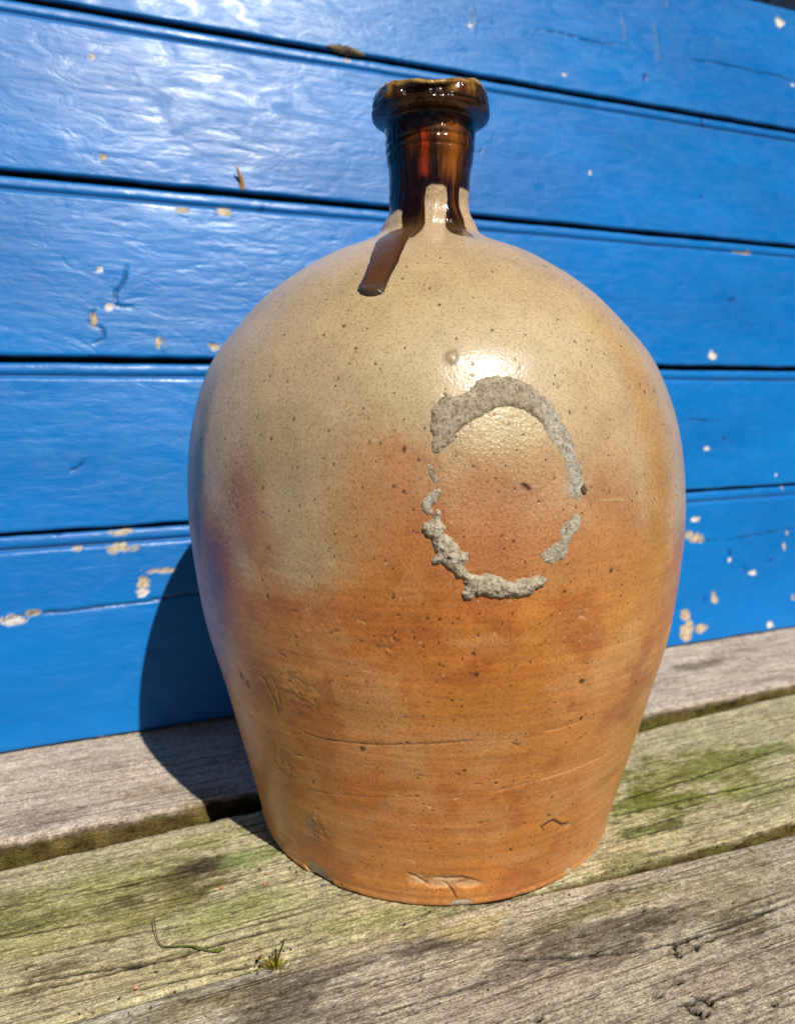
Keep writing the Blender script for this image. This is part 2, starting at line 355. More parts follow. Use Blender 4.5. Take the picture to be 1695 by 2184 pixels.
# tint patches per plank: photo x, y, half width, half height, colour, strength
TINTS = {0: [(150, 1640, 160, 50, (196, 180, 165), .7), (130, 1740, 150, 26, (140, 126, 118), .6), (40, 1630, 60, 25, (215, 200, 180), .6), (1560, 1395, 130, 30, (170, 155, 143), .7),
             (1480, 1420, 110, 20, (118, 108, 96), .75), (1400, 1470, 60, 30, (165, 152, 140), .6), (1640, 1450, 80, 20, (160, 146, 135), .6), (420, 1720, 80, 30, (140, 126, 92), .7), (300, 1690, 90, 20, (176, 160, 138), .6)],
         1: [(1500, 1640, 240, 60, (118, 122, 56), .85), (1420, 1715, 170, 34, (108, 116, 46), .85), (1560, 1690, 60, 14, (150, 156, 66), .7), (1380, 1770, 80, 16, (96, 104, 48), .8), (1640, 1600, 120, 30, (124, 130, 74), .7), (1520, 1570, 160, 24, (168, 168, 128), .8), (1640, 1690, 110, 30, (140, 146, 92), .7),
             (1350, 1840, 80, 26, (126, 128, 84), .7), (240, 1900, 260, 50, (146, 146, 84), .7), (400, 1880, 120, 44, (92, 84, 52), .85), (330, 1935, 130, 30, (122, 116, 66), .7), (430, 1845, 40, 16, (62, 54, 44), .8), (270, 1925, 40, 14, (70, 62, 48), .7),
             (500, 1950, 130, 34, (150, 158, 92), .7), (650, 1960, 110, 40, (172, 170, 130), .7), (120, 2000, 160, 30, (160, 156, 100), .7), (170, 2090, 170, 44, (178, 166, 130), .8), (90, 1960, 120, 16, (112, 112, 64), .6), (420, 2060, 160, 30, (182, 172, 130), .7),
             (800, 1960, 120, 20, (150, 152, 100), .7), (150, 2060, 60, 14, (96, 84, 62), .7), (450, 1790, 110, 20, (150, 150, 96), .7), (540, 1830, 50, 30, (148, 158, 104), .7)],
         2: [(640, 2100, 150, 34, (84, 76, 68), .85), (540, 2120, 60, 30, (92, 84, 74), .7), (920, 2024, 70, 18, (80, 74, 66), .85), (1284, 1980, 140, 46, (96, 90, 80), .75), (1386, 1962, 70, 16, (84, 80, 66), .7), (1584, 1968, 80, 18, (96, 90, 66), .7),
             (1017, 1972, 70, 18, (190, 178, 136), .8), (900, 1975, 90, 14, (165, 160, 110), .7), (800, 2120, 120, 40, (170, 158, 142), .6), (1080, 2120, 170, 36, (168, 156, 142), .6), (1560, 1880, 160, 40, (148, 140, 110), .6), (1560, 2090, 180, 50, (150, 138, 126), .6),
             (1320, 1930, 160, 18, (150, 148, 104), .6), (420, 2160, 130, 22, (150, 140, 104), .6), (730, 2030, 90, 18, (184, 172, 140), .7), (1150, 2050, 100, 20, (104, 97, 86), .6), (700, 2170, 80, 20, (92, 84, 76), .6)]}
CHECKS = {1: [([(0, 2106), (173, 2074), (368, 2044), (434, 2022), (542, 1992), (640, 1968)], 1.0), ([(0, 2124), (195, 2085), (412, 2032)], .9), ([(0, 2003), (130, 1978), (243, 1960)], .7), ([(250, 2118), (434, 2078), (563, 2052)], .7),
              ([(1307, 1712), (1480, 1660), (1695, 1586)], 1.0), ([(1300, 1742), (1480, 1700), (1680, 1660)], .9), ([(1380, 1590), (1560, 1548), (1695, 1515)], .7), ([(0, 1935), (150, 1905), (380, 1860)], .6), ([(60, 2040), (230, 2003), (420, 1965)], .6),
              ([(1290, 1800), (1450, 1762), (1640, 1722)], .6)],
          2: [([(0, 2180), (195, 2140), (420, 2100), (600, 2060)], .6), ([(1040, 2050), (1200, 2042), (1370, 2028), (1460, 2005), (1600, 1960), (1695, 1920)], .7), ([(1100, 1950), (1300, 1905), (1600, 1840)], .5)],
          0: [([(0, 1700), (200, 1668), (420, 1640)], .7), ([(1380, 1480), (1560, 1440), (1695, 1412)], .7)]}
HOLES = [(1366, 1941), (1083, 1968), (1006, 2005), (886, 2089), (876, 2158), (1446, 2093), (1403, 2121), (1647, 2141), (816, 1987), (1145, 2172), (1443, 1721), (594, 2118), (700, 2146), (1510, 2005), (1237, 1995)]
KNOTS = [(1460, 2022, 32, 11), (1494, 2146, 26, 12), (560, 1852, 12, 6)]

def build_deck():
    deck = tag(empty('wooden_deck', (0, 0, 0), WALL_ROT), kind='structure')
    bases = [lin(192, 178, 164), lin(178, 170, 136), lin(172, 165, 146)]
    rng = random.Random(8)
    holes = [on_bench(*h) for h in HOLES]; knots = [(*on_bench(x, y), rx * .00022, ry * .00034) for x, y, rx, ry in KNOTS]
    for i, (e0, e1) in enumerate(plank_edges()):
        # rows: far side, arris, top, arris, near side; u in 0..1 over the top
        ntop = 205
        rows = [('b', 0, -.03), ('b', 0, -.012), ('b', 0, -.004), ('b', .0004, -.0016), ('b', .0012, -.0005)] + [('u', u, 0) for u in np.linspace(0, 1, ntop)] + \
               [('f', .0012, -.0005), ('f', .0004, -.0016), ('f', 0, -.004), ('f', 0, -.008), ('f', 0, -.013), ('f', 0, -.02), ('f', 0, -.03)]
        nr, nc = len(rows), len(PS)
        T = np.zeros((nr, nc)); Z = np.zeros((nr, nc)); top = np.zeros((nr, nc))
        for r, (k, a, z) in enumerate(rows):
            if k == 'u': T[r] = e0 + .0026 + (e1 - e0 - .0052) * a; top[r] = 1
            elif k == 'b': T[r] = e0 + a
            else: T[r] = e1 - a
            Z[r] = z
        Sx = np.broadcast_to(PS[None], (nr, nc))
        side = 1 - top
        wsl = Sx * (.03 if i == 1 else -.02)              # grain runs a hair off the edge
        G = T + wsl + .004 * fbm(Sx * 5, T * 9, T * 0 + i * 3, 2, 61)
        grain = fbm(Sx * 9, G * 420, T * 0 + i * 11, 4, 62, .72)
        fine = fbm(Sx * 130, G * 420, T * 0 + i * 5, 3, 63, .7); spk = fbm(Sx * 240, T * 330, T * 0 + i * 2, 3, 69, .7)
        blotch = fbm(Sx * 26, T * 60, T * 0 + i * 7, 4, 64, .6)
        big = fbm(Sx * 7, T * 16, T * 0 + i, 3, 65)
        Z = Z + top * (.00035 * grain + .00028 * fine + .0002 * spk + .0006 * big) + side * .0009 * fbm(Sx * 40, Z * 260, Z * 0, 4, 66)
        T = T + side * (abs(Z) > .003) * .0030 * fbm(Sx * 60, Z * 160, Z * 0 + i, 4, 67, .6)
        c = np.broadcast_to(bases[i], (nr, nc, 3)).copy()
        for x, y, rx, ry, col, st in TINTS.get(i, []):
            s0, t0 = on_bench(x, y); rs, rt = rx * .00030, ry * .00042
            d = np.hypot((Sx - s0) / rs, (T - t0) / rt) + .75 * blotch + .3 * grain + .45 * fine
            a = st * sstep(1.35, .35, d)
            c = c * (1 - a[..., None]) + lin(*col) * a[..., None]
        c *= np.clip(1.10 + .20 * grain + .26 * fine + .26 * blotch + .24 * spk, .35, 1.6)[..., None]
        # sides: damp brown-olive
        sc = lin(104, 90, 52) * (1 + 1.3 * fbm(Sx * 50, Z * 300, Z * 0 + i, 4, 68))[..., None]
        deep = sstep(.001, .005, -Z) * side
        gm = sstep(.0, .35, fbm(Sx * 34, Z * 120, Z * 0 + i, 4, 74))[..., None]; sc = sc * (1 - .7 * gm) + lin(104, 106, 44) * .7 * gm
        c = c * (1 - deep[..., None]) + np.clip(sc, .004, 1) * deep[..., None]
        checks = [([on_bench(*p) for p in pts], w * .0013) for pts, w in CHECKS.get(i, [])]
        for k in range(70):
            s0 = rng.uniform(-.5, .6); ln = rng.uniform(.02, .12); t0 = float(e0.mean() + rng.uniform(.08, .92) * (e1.mean() - e0.mean()))
            sl = -.03 if i == 1 else .02
            checks.append(([(s0 + ln * q, t0 + sl * ln * q + rng.uniform(-.0008, .0008)) for q in np.linspace(0, 1, 5)], rng.uniform(.3, .7) * .0010))
        for pts, w in checks:
            ss = [p[0] for p in pts]; m = (Sx > min(ss) - .002) & (Sx < max(ss) + .002) & (top > 0)
            d, f = line_d(Sx[m], T[m], pts); d = d + .0003 * fine[m]
            a = sstep(w * 1.3, w * .35, d) * (1 - (abs(f - .5) * 2) ** 6)
            c[m] *= (1 - .90 * a)[:, None]; Z[m] -= .0016 * a
        for s0, t0 in holes:
            m = (abs(Sx - s0) < .004) & (abs(T - t0) < .004) & (top > 0)
            d = np.hypot((Sx[m] - s0) / 1.5, T[m] - t0); a = sstep(.0019, .0012, d); c[m] *= (1 - .985 * a)[:, None]; Z[m] -= .006 * a
        for s0, t0, rs, rt in knots:
            m = (abs(Sx - s0) < rs * 2.5) & (abs(T - t0) < rt * 2.5) & (top > 0)
            if not m.any(): continue
            d = np.hypot((Sx[m] - s0) / rs, (T[m] - t0) / rt) + .5 * fine[m]; ring = np.exp(-((d - .9) / .28) ** 2) * (fbm(Sx[m] * 200, T[m] * 200, T[m] * 0, 2, 71) > -.15)
            c[m] *= (1 - .95 * np.clip(1.4 * ring, 0, 1))[:, None]; Z[m] -= .0024 * ring - .0005 * sstep(1, .3, d)
        V = np.stack([Sx, -T, Z], -1).reshape(-1, 3)
        mesh_obj('plank', V, grid_faces(nr, nc)[:, ::-1].copy(), M_PLANK, deck, np.clip(c, .003, .9).reshape(-1, 3))
    for s in (-.9, -.35, .75, 1.3):                          # bearers under the planks
        V = np.array([(s + a * .025, y, z) for a in (-1, 1) for y in (-.262, .2) for z in (-.112, -.0302)])
        F = [(0, 1, 3, 2), (4, 6, 7, 5), (0, 4, 5, 1), (2, 3, 7, 6), (0, 2, 6, 4), (1, 5, 7, 3)]
        mesh_obj('bearer', V, F, M_PLANK, deck, np.broadcast_to(lin(120, 105, 80), (8, 3)), smooth=False)
build_deck()

# ------------------------------------------------------------------ the stoneware jug
ZK = np.array([0.0, .0060, .0300, .0619, .0942, .1289, .1658, .1928, .2164, .2396, .2638, .2834, .3000, .3191, .3325, .3420, .3475, .3530, .3590, .3660, .3759, .3888, .3990, .4086, .4147])
RK = np.array([.1122, .1131, .1181, .1256, .1330, .1412, .1458, .1473, .1463, .1431, .1360, .1265, .1128, .0939, .0749, .0574, .0431, .0316, .0277, .0239, .0234, .0237, .0255, .0258, .0262])
def hermite(xk, yk, x):
    m = np.gradient(yk, xk); i = np.clip(np.searchsorted(xk, x) - 1, 0, len(xk) - 2); h = xk[i + 1] - xk[i]; t = (x - xk[i]) / h
    return (2*t**3 - 3*t**2 + 1) * yk[i] + (t**3 - 2*t**2 + t) * h * m[i] + (-2*t**3 + 3*t**2) * yk[i + 1] + (t**3 - t**2) * h * m[i + 1]
def r_of(z): return hermite(ZK, RK, np.clip(z, 0, .4147))
def lean(z): return .0288644 * z - .2680716 * z**2 + .4109607 * z**3

def on_jug(x, y):
    """azimuth (0 = towards -y, + to the right) and height of the jug's surface at a photo point"""
    d = ray(x, y); t = np.linspace(.1, .8, 4000); P = EYE + t[:, None] * d
    rr = np.hypot(P[:, 0] - lean(P[:, 2]), P[:, 1]); ok = (P[:, 2] > -.002) & (P[:, 2] < .4147)
    h = np.where(ok & (rr < r_of(P[:, 2])))[0]
    if len(h): p = P[h[0]]
    else:                                                 # just outside the outline: nearest point of the surface
        k = np.where(ok, rr - r_of(P[:, 2]), 9).argmin(); p = P[k]
    return math.atan2(p[0] - lean(p[2]), -p[1]), float(np.clip(p[2], .0005, .414))

def z7(x, y): return 734.5 + x * .2587, 113 + y * .2587   # measured on an enlargement of the neck
def z8(x, y): return 847.5 + x * .28465, 734.5 + y * .28465   # ... and of the mortar ring
NR = .0245
def neck_uv(pts): return [(p[0] * NR, p[1]) for p in (on_jug(*z7(*q)) for q in pts)]

GLAZE_FINGERS = [[(478, 900), (478, 1300), (474, 1430), (430, 1500), (560, 1520), (640, 1450), (664, 1400), (663, 1200), (676, 1110), (715, 1080), (715, 900)],
                 [(800, 900), (800, 1080), (838, 1105), (850, 1200), (832, 1430), (880, 1480), (960, 1505), (1070, 1520), (1000, 1440), (968, 1330), (946, 1130), (958, 1092), (958, 900)],
                 [(330, 900), (340, 1390), (385, 1335), (440, 1287), (470, 1295), (490, 1320), (490, 900)]]

def build_jug():
    jug = tag(empty('stoneware_jug'), 'large tan and orange stoneware jug with dark brown glazed neck standing on the planks', 'jug')
    # outer profile sampled evenly along its length, then lip and bore
    zz = np.concatenate([np.linspace(.0062, .4140, 4000)]); prof = [np.array([(.0, .0035), (.09, .0035), (.103, .0030), (.1085, .0004), (.1102, .0), (.1120, .0008), (.1129, .0024), (.1128, .0042), (.1126, .0054)])[:, :],
            np.stack([r_of(zz), zz], -1)]
    lip = np.array([(.0262, .4145), (.0272, .4150), (.0305, .4160), (.0331, .4178), (.0341, .4200), (.0342, .4225), (.0339, .4250), (.0335, .4275), (.0330, .4305), (.0322, .4338), (.0309, .4370), (.0290, .4396), (.0270, .4406), (.0252, .4400), (.0236, .4385), (.0218, .4350), (.0203, .429), (.0186, .420), (.0176, .405), (.0172, .385), (.0168, .37), (.0, .368)])
    P = np.concatenate([prof[0], prof[1], lip])
    L = np.concatenate([[0], np.cumsum(np.hypot(*np.diff(P, axis=0).T))])
    def at(z): return L[np.argmin(np.hypot(P[:, 0] - r_of(z), P[:, 1] - z))]
    i0 = len(prof[0]) - 1; i1 = i0 + len(prof[1])
    samp = np.concatenate([np.linspace(0, L[2], 4)[:-1], np.linspace(L[2], L[i0 + 1], 22)[:-1], np.linspace(L[i0 + 1], at(.345), 570)[:-1], np.linspace(at(.345), L[i1 - 1], 130)[:-1], np.linspace(L[i1 - 1], L[i1 + 15], 84)[:-1], np.linspace(L[i1 + 15], L[-1], 24)])
    r = np.interp(samp, L, P[:, 0]); z = np.interp(samp, L, P[:, 1]); nr = len(samp)
    k = np.array([1, 2, 1]) / 4.0
    for _ in range(2): r[1:-1] = np.convolve(r, k, 'valid'); z[1:-1] = np.convolve(z, k, 'valid')
    ph = np.concatenate([np.linspace(-math.pi, -1.75, 64)[:-1], np.linspace(-1.75, 1.75, 690), np.linspace(1.75, math.pi, 64)[1:-1]]); nc = len(ph)
    PH = np.broadcast_to(ph[None], (nr, nc)); Rr = np.broadcast_to(r[:, None], (nr, nc)).copy(); Z = np.broadcast_to(z[:, None], (nr, nc)).copy()
    IDX = np.arange(nr); row_lip = int(np.argmin(abs(samp - L[i1 - 1]))); row_bore = int(np.argmin(abs(samp - L[i1 + 15]))); row_neck = int(np.argmin(abs(samp - at(.3505))))
    outer = np.broadcast_to(((IDX > 24) & (IDX < row_lip))[:, None], (nr, nc))
    nx, ny, nz = Rr * np.sin(PH), -Rr * np.cos(PH), Z
    N = lambda f, o, s, g=.5: fbm(nx * f, ny * f, nz * f, o, s, g)
    warp = N(18, 3, 1); warp2 = N(70, 3, 2); fine = N(420, 2, 3)
    # --- relief: turning rings, dents
    body = outer & (Z < .345)
    disp = body * (.00050 * N(12, 2, 5) + .00016 * fbm(nz * 170 + 0.4 * PH, nz * 0 + 3, nz * 0, 3, 6) * sstep(.24, .1, Z) + .00012 * N(55, 3, 7) + .00005 * fbm(PH * 1.6, nz * 420, nz * 0, 3, 38, .65) * sstep(.23, .14, Z))
    tint_dark = np.zeros((nr, nc)); tint_light = np.zeros((nr, nc)); rough_add = np.zeros((nr, nc))
    def near(x, y): 
        a, zc = on_jug(x, y); rc = float(r_of(zc)); return (PH - a) * rc, np.hypot(Z - zc, 0) * np.sign(Z - zc), rc, zc
    def local(x, y, rad):
        U, W, rc, zc = near(x, y); m = (abs(U) < rad) & (abs(W) < rad) & outer; return m, U[m], W[m]
    K = .00021
    # grooves cut by a tool: photo points, width mm, depth mm, dark
    for pts, w, dp, dk in [([(640, 1560), (700, 1578), (800, 1588), (900, 1586), (1025, 1577)], .7, .35, .55), ([(1158, 1560), (1195, 1553), (1238, 1538)], .7, .4, -.15), ([(1040, 1692), (1130, 1668), (1220, 1640), (1300, 1603)], .7, .3, -.15),
                           ([(640, 1680), (740, 1696), (860, 1700), (900, 1698)], .6, .22, .25), ([(1150, 1768), (1160, 1761), (1170, 1753), (1180, 1750), (1189, 1754), (1198, 1759), (1206, 1757), (1215, 1752)], 1.1, .22, 1.0), ([(1160, 1775), (1150, 1760)], .7, .4, .4), ([(1206, 1764), (1218, 1758)], .7, .4, -.1),
                           ([(1340, 1065), (1275, 1066)], .6, -.1, -.35), ([(1010, 1672), (1030, 1672)], .7, .3, .4), ([(1090, 1585), (1108, 1592)], .8, .5, .5), ([(555, 1430), (575, 1470), (590, 1500), (596, 1530)], 1.5, .4, .3), ([(580, 1440), (595, 1480), (600, 1520)], .9, .3, .3)]:
        q = [on_jug(*p) for p in pts]; rc = float(np.mean([r_of(b) for a, b in q])); zs = [b for a, b in q]
        m = outer & (Z > min(zs) - .004) & (Z < max(zs) + .004) & (PH > min(a for a, b in q) - .04) & (PH < max(a for a, b in q) + .04)
        d, f = line_d(PH[m] * rc, Z[m], [(a * rc, b) for a, b in q]); d = d + .00025 * fine[m]
        g = sstep(w * .001, w * .0003, d) * (1 - (abs(f - .5) * 2) ** 8)
        disp[m] -= g * dp * .001
        if dk > 0: tint_dark[m] = np.maximum(tint_dark[m], g * dk)
        else: tint_light[m] = np.maximum(tint_light[m], -g * dk)
    # salt drop above the ring
    m, U, W = local(965, 762, .008); d = np.hypot(U, W * 1.0); disp[m] += .0011 * np.exp(-(d / .0021) ** 2); tint_dark[m] = np.maximum(tint_dark[m], .35 * np.exp(-((d - .0026) / .0012) ** 2))
    # rough patches
    for x, y, rx, ry, h in [(832, 1372, 36, 34, .0006), (640, 1480, 60, 70, .0003), (600, 1620, 50, 70, .0003), (680, 1770, 40, 70, .0004), (1015, 1430, 16, 18, .0006), (975, 1260, 14, 8, .0004), (500, 1060, 26, 60, .0003)]:
        m, U, W = local(x, y, max(rx, ry) * K * 1.6); a = sstep(1.2, .5, np.hypot(U / (rx * K), W / (ry * K)) + .3 * warp2[m])
        disp[m] += a * h * (fbm(nx[m] * 380, ny[m] * 380, nz[m] * 380, 3, 13) + .1); tint_dark[m] = np.maximum(tint_dark[m], .28 * a * (fbm(nx[m] * 300, ny[m] * 300, nz[m] * 300, 2, 14) > .05))
    # iron spots and pits
    spots = [(773, 1598, 8, 7), (732, 695, 5, 4), (690, 714, 3, 3), (605, 714, 4, 3), (757, 742, 4, 3), (572, 1170, 5, 4), (1240, 1453, 11, 7), (1302, 1217, 5, 6), (1375, 1010, 3, 3), (838, 1275, 4, 4), (862, 960, 4, 9), (860, 1050, 4, 4), (1130, 1412, 3, 3),
             (937, 1322, 4, 4), (911, 1320, 3, 4), (1322, 1272, 4, 4), (1162, 568, 7, 5), (1157, 540, 4, 3), (1363, 820, 3, 4), (1374, 835, 4, 5), (1395, 835, 4, 7), (1432, 925, 3, 6), (1250, 870, 3, 3), (1355, 1455, 4, 7), (1238, 1532, 5, 8), (1057, 1670, 4, 4), (1072, 1681, 3, 3),
             (668, 1668, 4, 5), (895, 1653, 4, 3), (937, 1418, 4, 6), (570, 1272, 4, 4), (510, 1500, 6, 7), (515, 1440, 10, 14), (530, 1460, 8, 12), (1230, 1810, 4, 4), (1250, 1805, 3, 5), (1068, 1781, 3, 3), (1118, 1756, 4, 4), (1176, 1702, 4, 4), (700, 1579, 5, 2), (868, 1585, 7, 3), (855, 1585, 4, 2),
             (1010, 1395, 5, 4), (1016, 1440, 5, 6), (1170, 1740, 6, 5), (430, 940, 3, 8), (1085, 905, 3, 3), (1098, 1043, 3, 3), (1240, 1044, 5, 7)]
    rng = random.Random(12)
    for _ in range(270): spots.append((rng.uniform(440, 1420), rng.uniform(540, 1850), rng.choice([1.8, 2.2, 2.6, 3.2, 3.8]), rng.choice([1.8, 2.2, 2.8, 3.4])))
    for x, y, rx, ry in spots:
        m, U, W = local(x, y, max(rx, ry) * K * 3 + .001); a = sstep(1.25, .55, np.hypot(U / (rx * K), W / (ry * K)) + .35 * fine[m])
        tint_dark[m] = np.maximum(tint_dark[m], .86 * a); disp[m] -= .0003 * a
    for _ in range(70):
        x, y = rng.uniform(440, 1420), rng.uniform(560, 1850); m, U, W = local(x, y, .003); a = sstep(.0007, .0003, np.hypot(U, W)); tint_light[m] = np.maximum(tint_light[m], .5 * a); disp[m] += .0002 * a
    for _ in range(26):                                   # short drag marks
        x, y = rng.uniform(470, 1380), rng.uniform(1290, 1840); a0, z0 = on_jug(x, y); rc = float(r_of(z0)); ln_ = rng.uniform(.0010, .0032); an = rng.uniform(-.5, .5); sg = rng.random()
        m = outer & (abs(PH - a0) < .06) & (abs(Z - z0) < .006); q = [(a0 * rc - ln_ * math.cos(an), z0 - ln_ * math.sin(an)), (a0 * rc + ln_ * math.cos(an), z0 + ln_ * math.sin(an))]
        d, f = line_d(PH[m] * rc, Z[m], q); g = sstep(.0007, .0002, d + .0005 * fine[m]) * (1 - (abs(f - .5) * 2) ** 4); disp[m] -= .0003 * g
        if sg < .5: tint_dark[m] = np.maximum(tint_dark[m], .6 * g)
        else: tint_light[m] = np.maximum(tint_light[m], .3 * g)
    # torn gouge and chips along the foot
    chipc = np.zeros((nr, nc))
    for x, y, rx, ry in [(890, 1876, 26, 17), (945, 1883, 46, 17), (1000, 1887, 34, 11)]:            # scar: glaze gone, paler body, a little sunk
        a0, z0 = on_jug(x, y); d = np.hypot((PH - a0) * .113 / (rx * K), (Z - z0) / (ry * K * 1.15)) + .5 * warp2 + .15 * fine; a = sstep(1.25, .6, d) * (Z < .04) * outer
        disp -= .0006 * a; tint_light = np.maximum(tint_light, .42 * a); rough_add = np.maximum(rough_add, .25 * a)
    for pts, w in [([(866, 1861), (880, 1868), (900, 1880), (918, 1892)], .0009), ([(925, 1872), (950, 1876), (985, 1872), (1020, 1880)], .0009), ([(940, 1880), (958, 1892), (968, 1906), (974, 1920)], .0008)]:
        q = [on_jug(*p) for p in pts]; d, f = line_d(PH * .113, Z, [(a * .113, b) for a, b in q]); g = sstep(w * 1.3, w * .3, d + .0004 * warp2) * (1 - (abs(f - .5) * 2) ** 4)
        disp -= g * .0007; tint_dark = np.maximum(tint_dark, .8 * g)  # thin shadow lines of the torn scar, cut in and also tinted dark
    for x, y, rx, ry, dp in [(672, 1858, 36, 20, .0030), (700, 1880, 16, 12, .002), (1211, 1860, 13, 14, .0007), (984, 1926, 28, 9, .0007), (850, 1930, 14, 6, .0006), (1110, 1910, 12, 6, .0006), (1150, 1898, 10, 4, .0005), (760, 1908, 14, 6, .0008), (600, 1800, 12, 10, .001)]:
        a0, z0 = on_jug(x, y); U = (PH - a0) * .113; W = Z - z0
        a = sstep(1.1, .75, np.hypot(U / (rx * K), W / (ry * K * 1.1)) + .35 * warp2 + .12 * fine) * (Z < .03) * (IDX > 6)[:, None]
        disp -= a * dp * (.8 + .4 * warp2); chipc = np.maximum(chipc, a)
    # neck rings
    neck = (IDX[:, None] >= row_neck) & (IDX[:, None] < row_lip)
    disp += neck * (-.0007 * np.exp(-((Z - .4035 - .0006 * np.sin(PH)) / .0009) ** 2) - .0006 * np.exp(-((Z - .3985) / .0009) ** 2) + .00035 * fbm(PH * 4, Z * 60, Z * 0, 3, 15) + .0002 * N(300, 3, 16))
    rag = np.exp(-((PH - .40) / .32) ** 2 - ((Z - .4075) / .0045) ** 2) * neck; disp += rag * (.0007 + .0016 * N(260, 3, 18))
    Rr = Rr + disp
    # --- lip: rolled top, pressed hollow in the front, irregular collar
    lipm = (IDX[:, None] >= row_lip) & (IDX[:, None] <= row_bore + 2) & np.ones((nr, nc), bool)
    out_l = lipm & (Rr > .0285)
    w1 = fbm(np.sin(PH) * 2.2, np.cos(PH) * 2.2, Z * 60, 3, 19)
    hollow = sstep(-.62, -.42, PH + .06 * w1) * sstep(.42, .22, PH + .06 * w1)
    hol = hollow * np.exp(-((Z - .4300 - .0012 * np.sin(PH * 7)) / .0048) ** 2)
    nick = np.exp(-((PH + .74) / .06) ** 2) * np.exp(-((Z - .431) / .005) ** 2)
    Rr = Rr - out_l * (.0046 * hol - .0010 * nick) + out_l * (.0012 * np.exp(-((PH - .62) / .3) ** 2) * sstep(.424, .432, Z) + .0011 * w1 * sstep(.416, .426, Z) + .0004 * N(220, 3, 20))
    seam = np.exp(-((Z - .4232 - .0008 * np.sin(PH * 3 + 1)) / .0008) ** 2); Rr -= out_l * .0007 * seam
    topw = sstep(.428, .440, Z) * lipm
    ZP = Z                                                # the lip's own height scale, used for its colours
    ls = .58 + .17 * sstep(.35, 1.15, abs(PH))             # worn lower at the front
    Z = np.where(Z > .4145, .4145 + (Z - .4145) * ls, Z) + topw * (.0005 * np.exp(-((PH + .36) / .16) ** 2) - .0006 * np.exp(-((PH - .06) / .2) ** 2) + .0010 * np.exp(-((PH - .46) / .16) ** 2) + .0005 * w1)
    X = lean(Z) + Rr * np.sin(PH); Y = -Rr * np.cos(PH)
    POS = np.stack([X, Y, Z], -1)
    # --- colour of the fired clay, shade painted in at the left edge
    cream, tan, orange, deep, ochre = lin(207, 177, 135), lin(184, 164, 124), lin(206, 140, 78), lin(178, 104, 54), lin(206, 158, 84)
    zb = np.interp(PH, [-3.2, -1.3, -.9, -.5, -.2, 0, .3, .8, 1.3, 3.2], [.20, .212, .215, .16, .215, .219, .205, .196, .19, .20])
    t = sstep(.018, -.018, Z - zb + .018 * warp + .010 * warp2 + .006 * fine)
    c = cream * (1 - t[..., None]) + orange * t[..., None]
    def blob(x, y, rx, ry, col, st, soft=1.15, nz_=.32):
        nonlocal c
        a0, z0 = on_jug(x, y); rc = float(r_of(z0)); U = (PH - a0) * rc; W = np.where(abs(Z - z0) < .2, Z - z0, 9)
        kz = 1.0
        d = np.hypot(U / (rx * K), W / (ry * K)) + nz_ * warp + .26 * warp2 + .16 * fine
        a = (st * sstep(1 + soft * .6, 1 - soft * .6, d) * (Z < .36))[..., None]; c = c * (1 - a) + np.asarray(col) * a
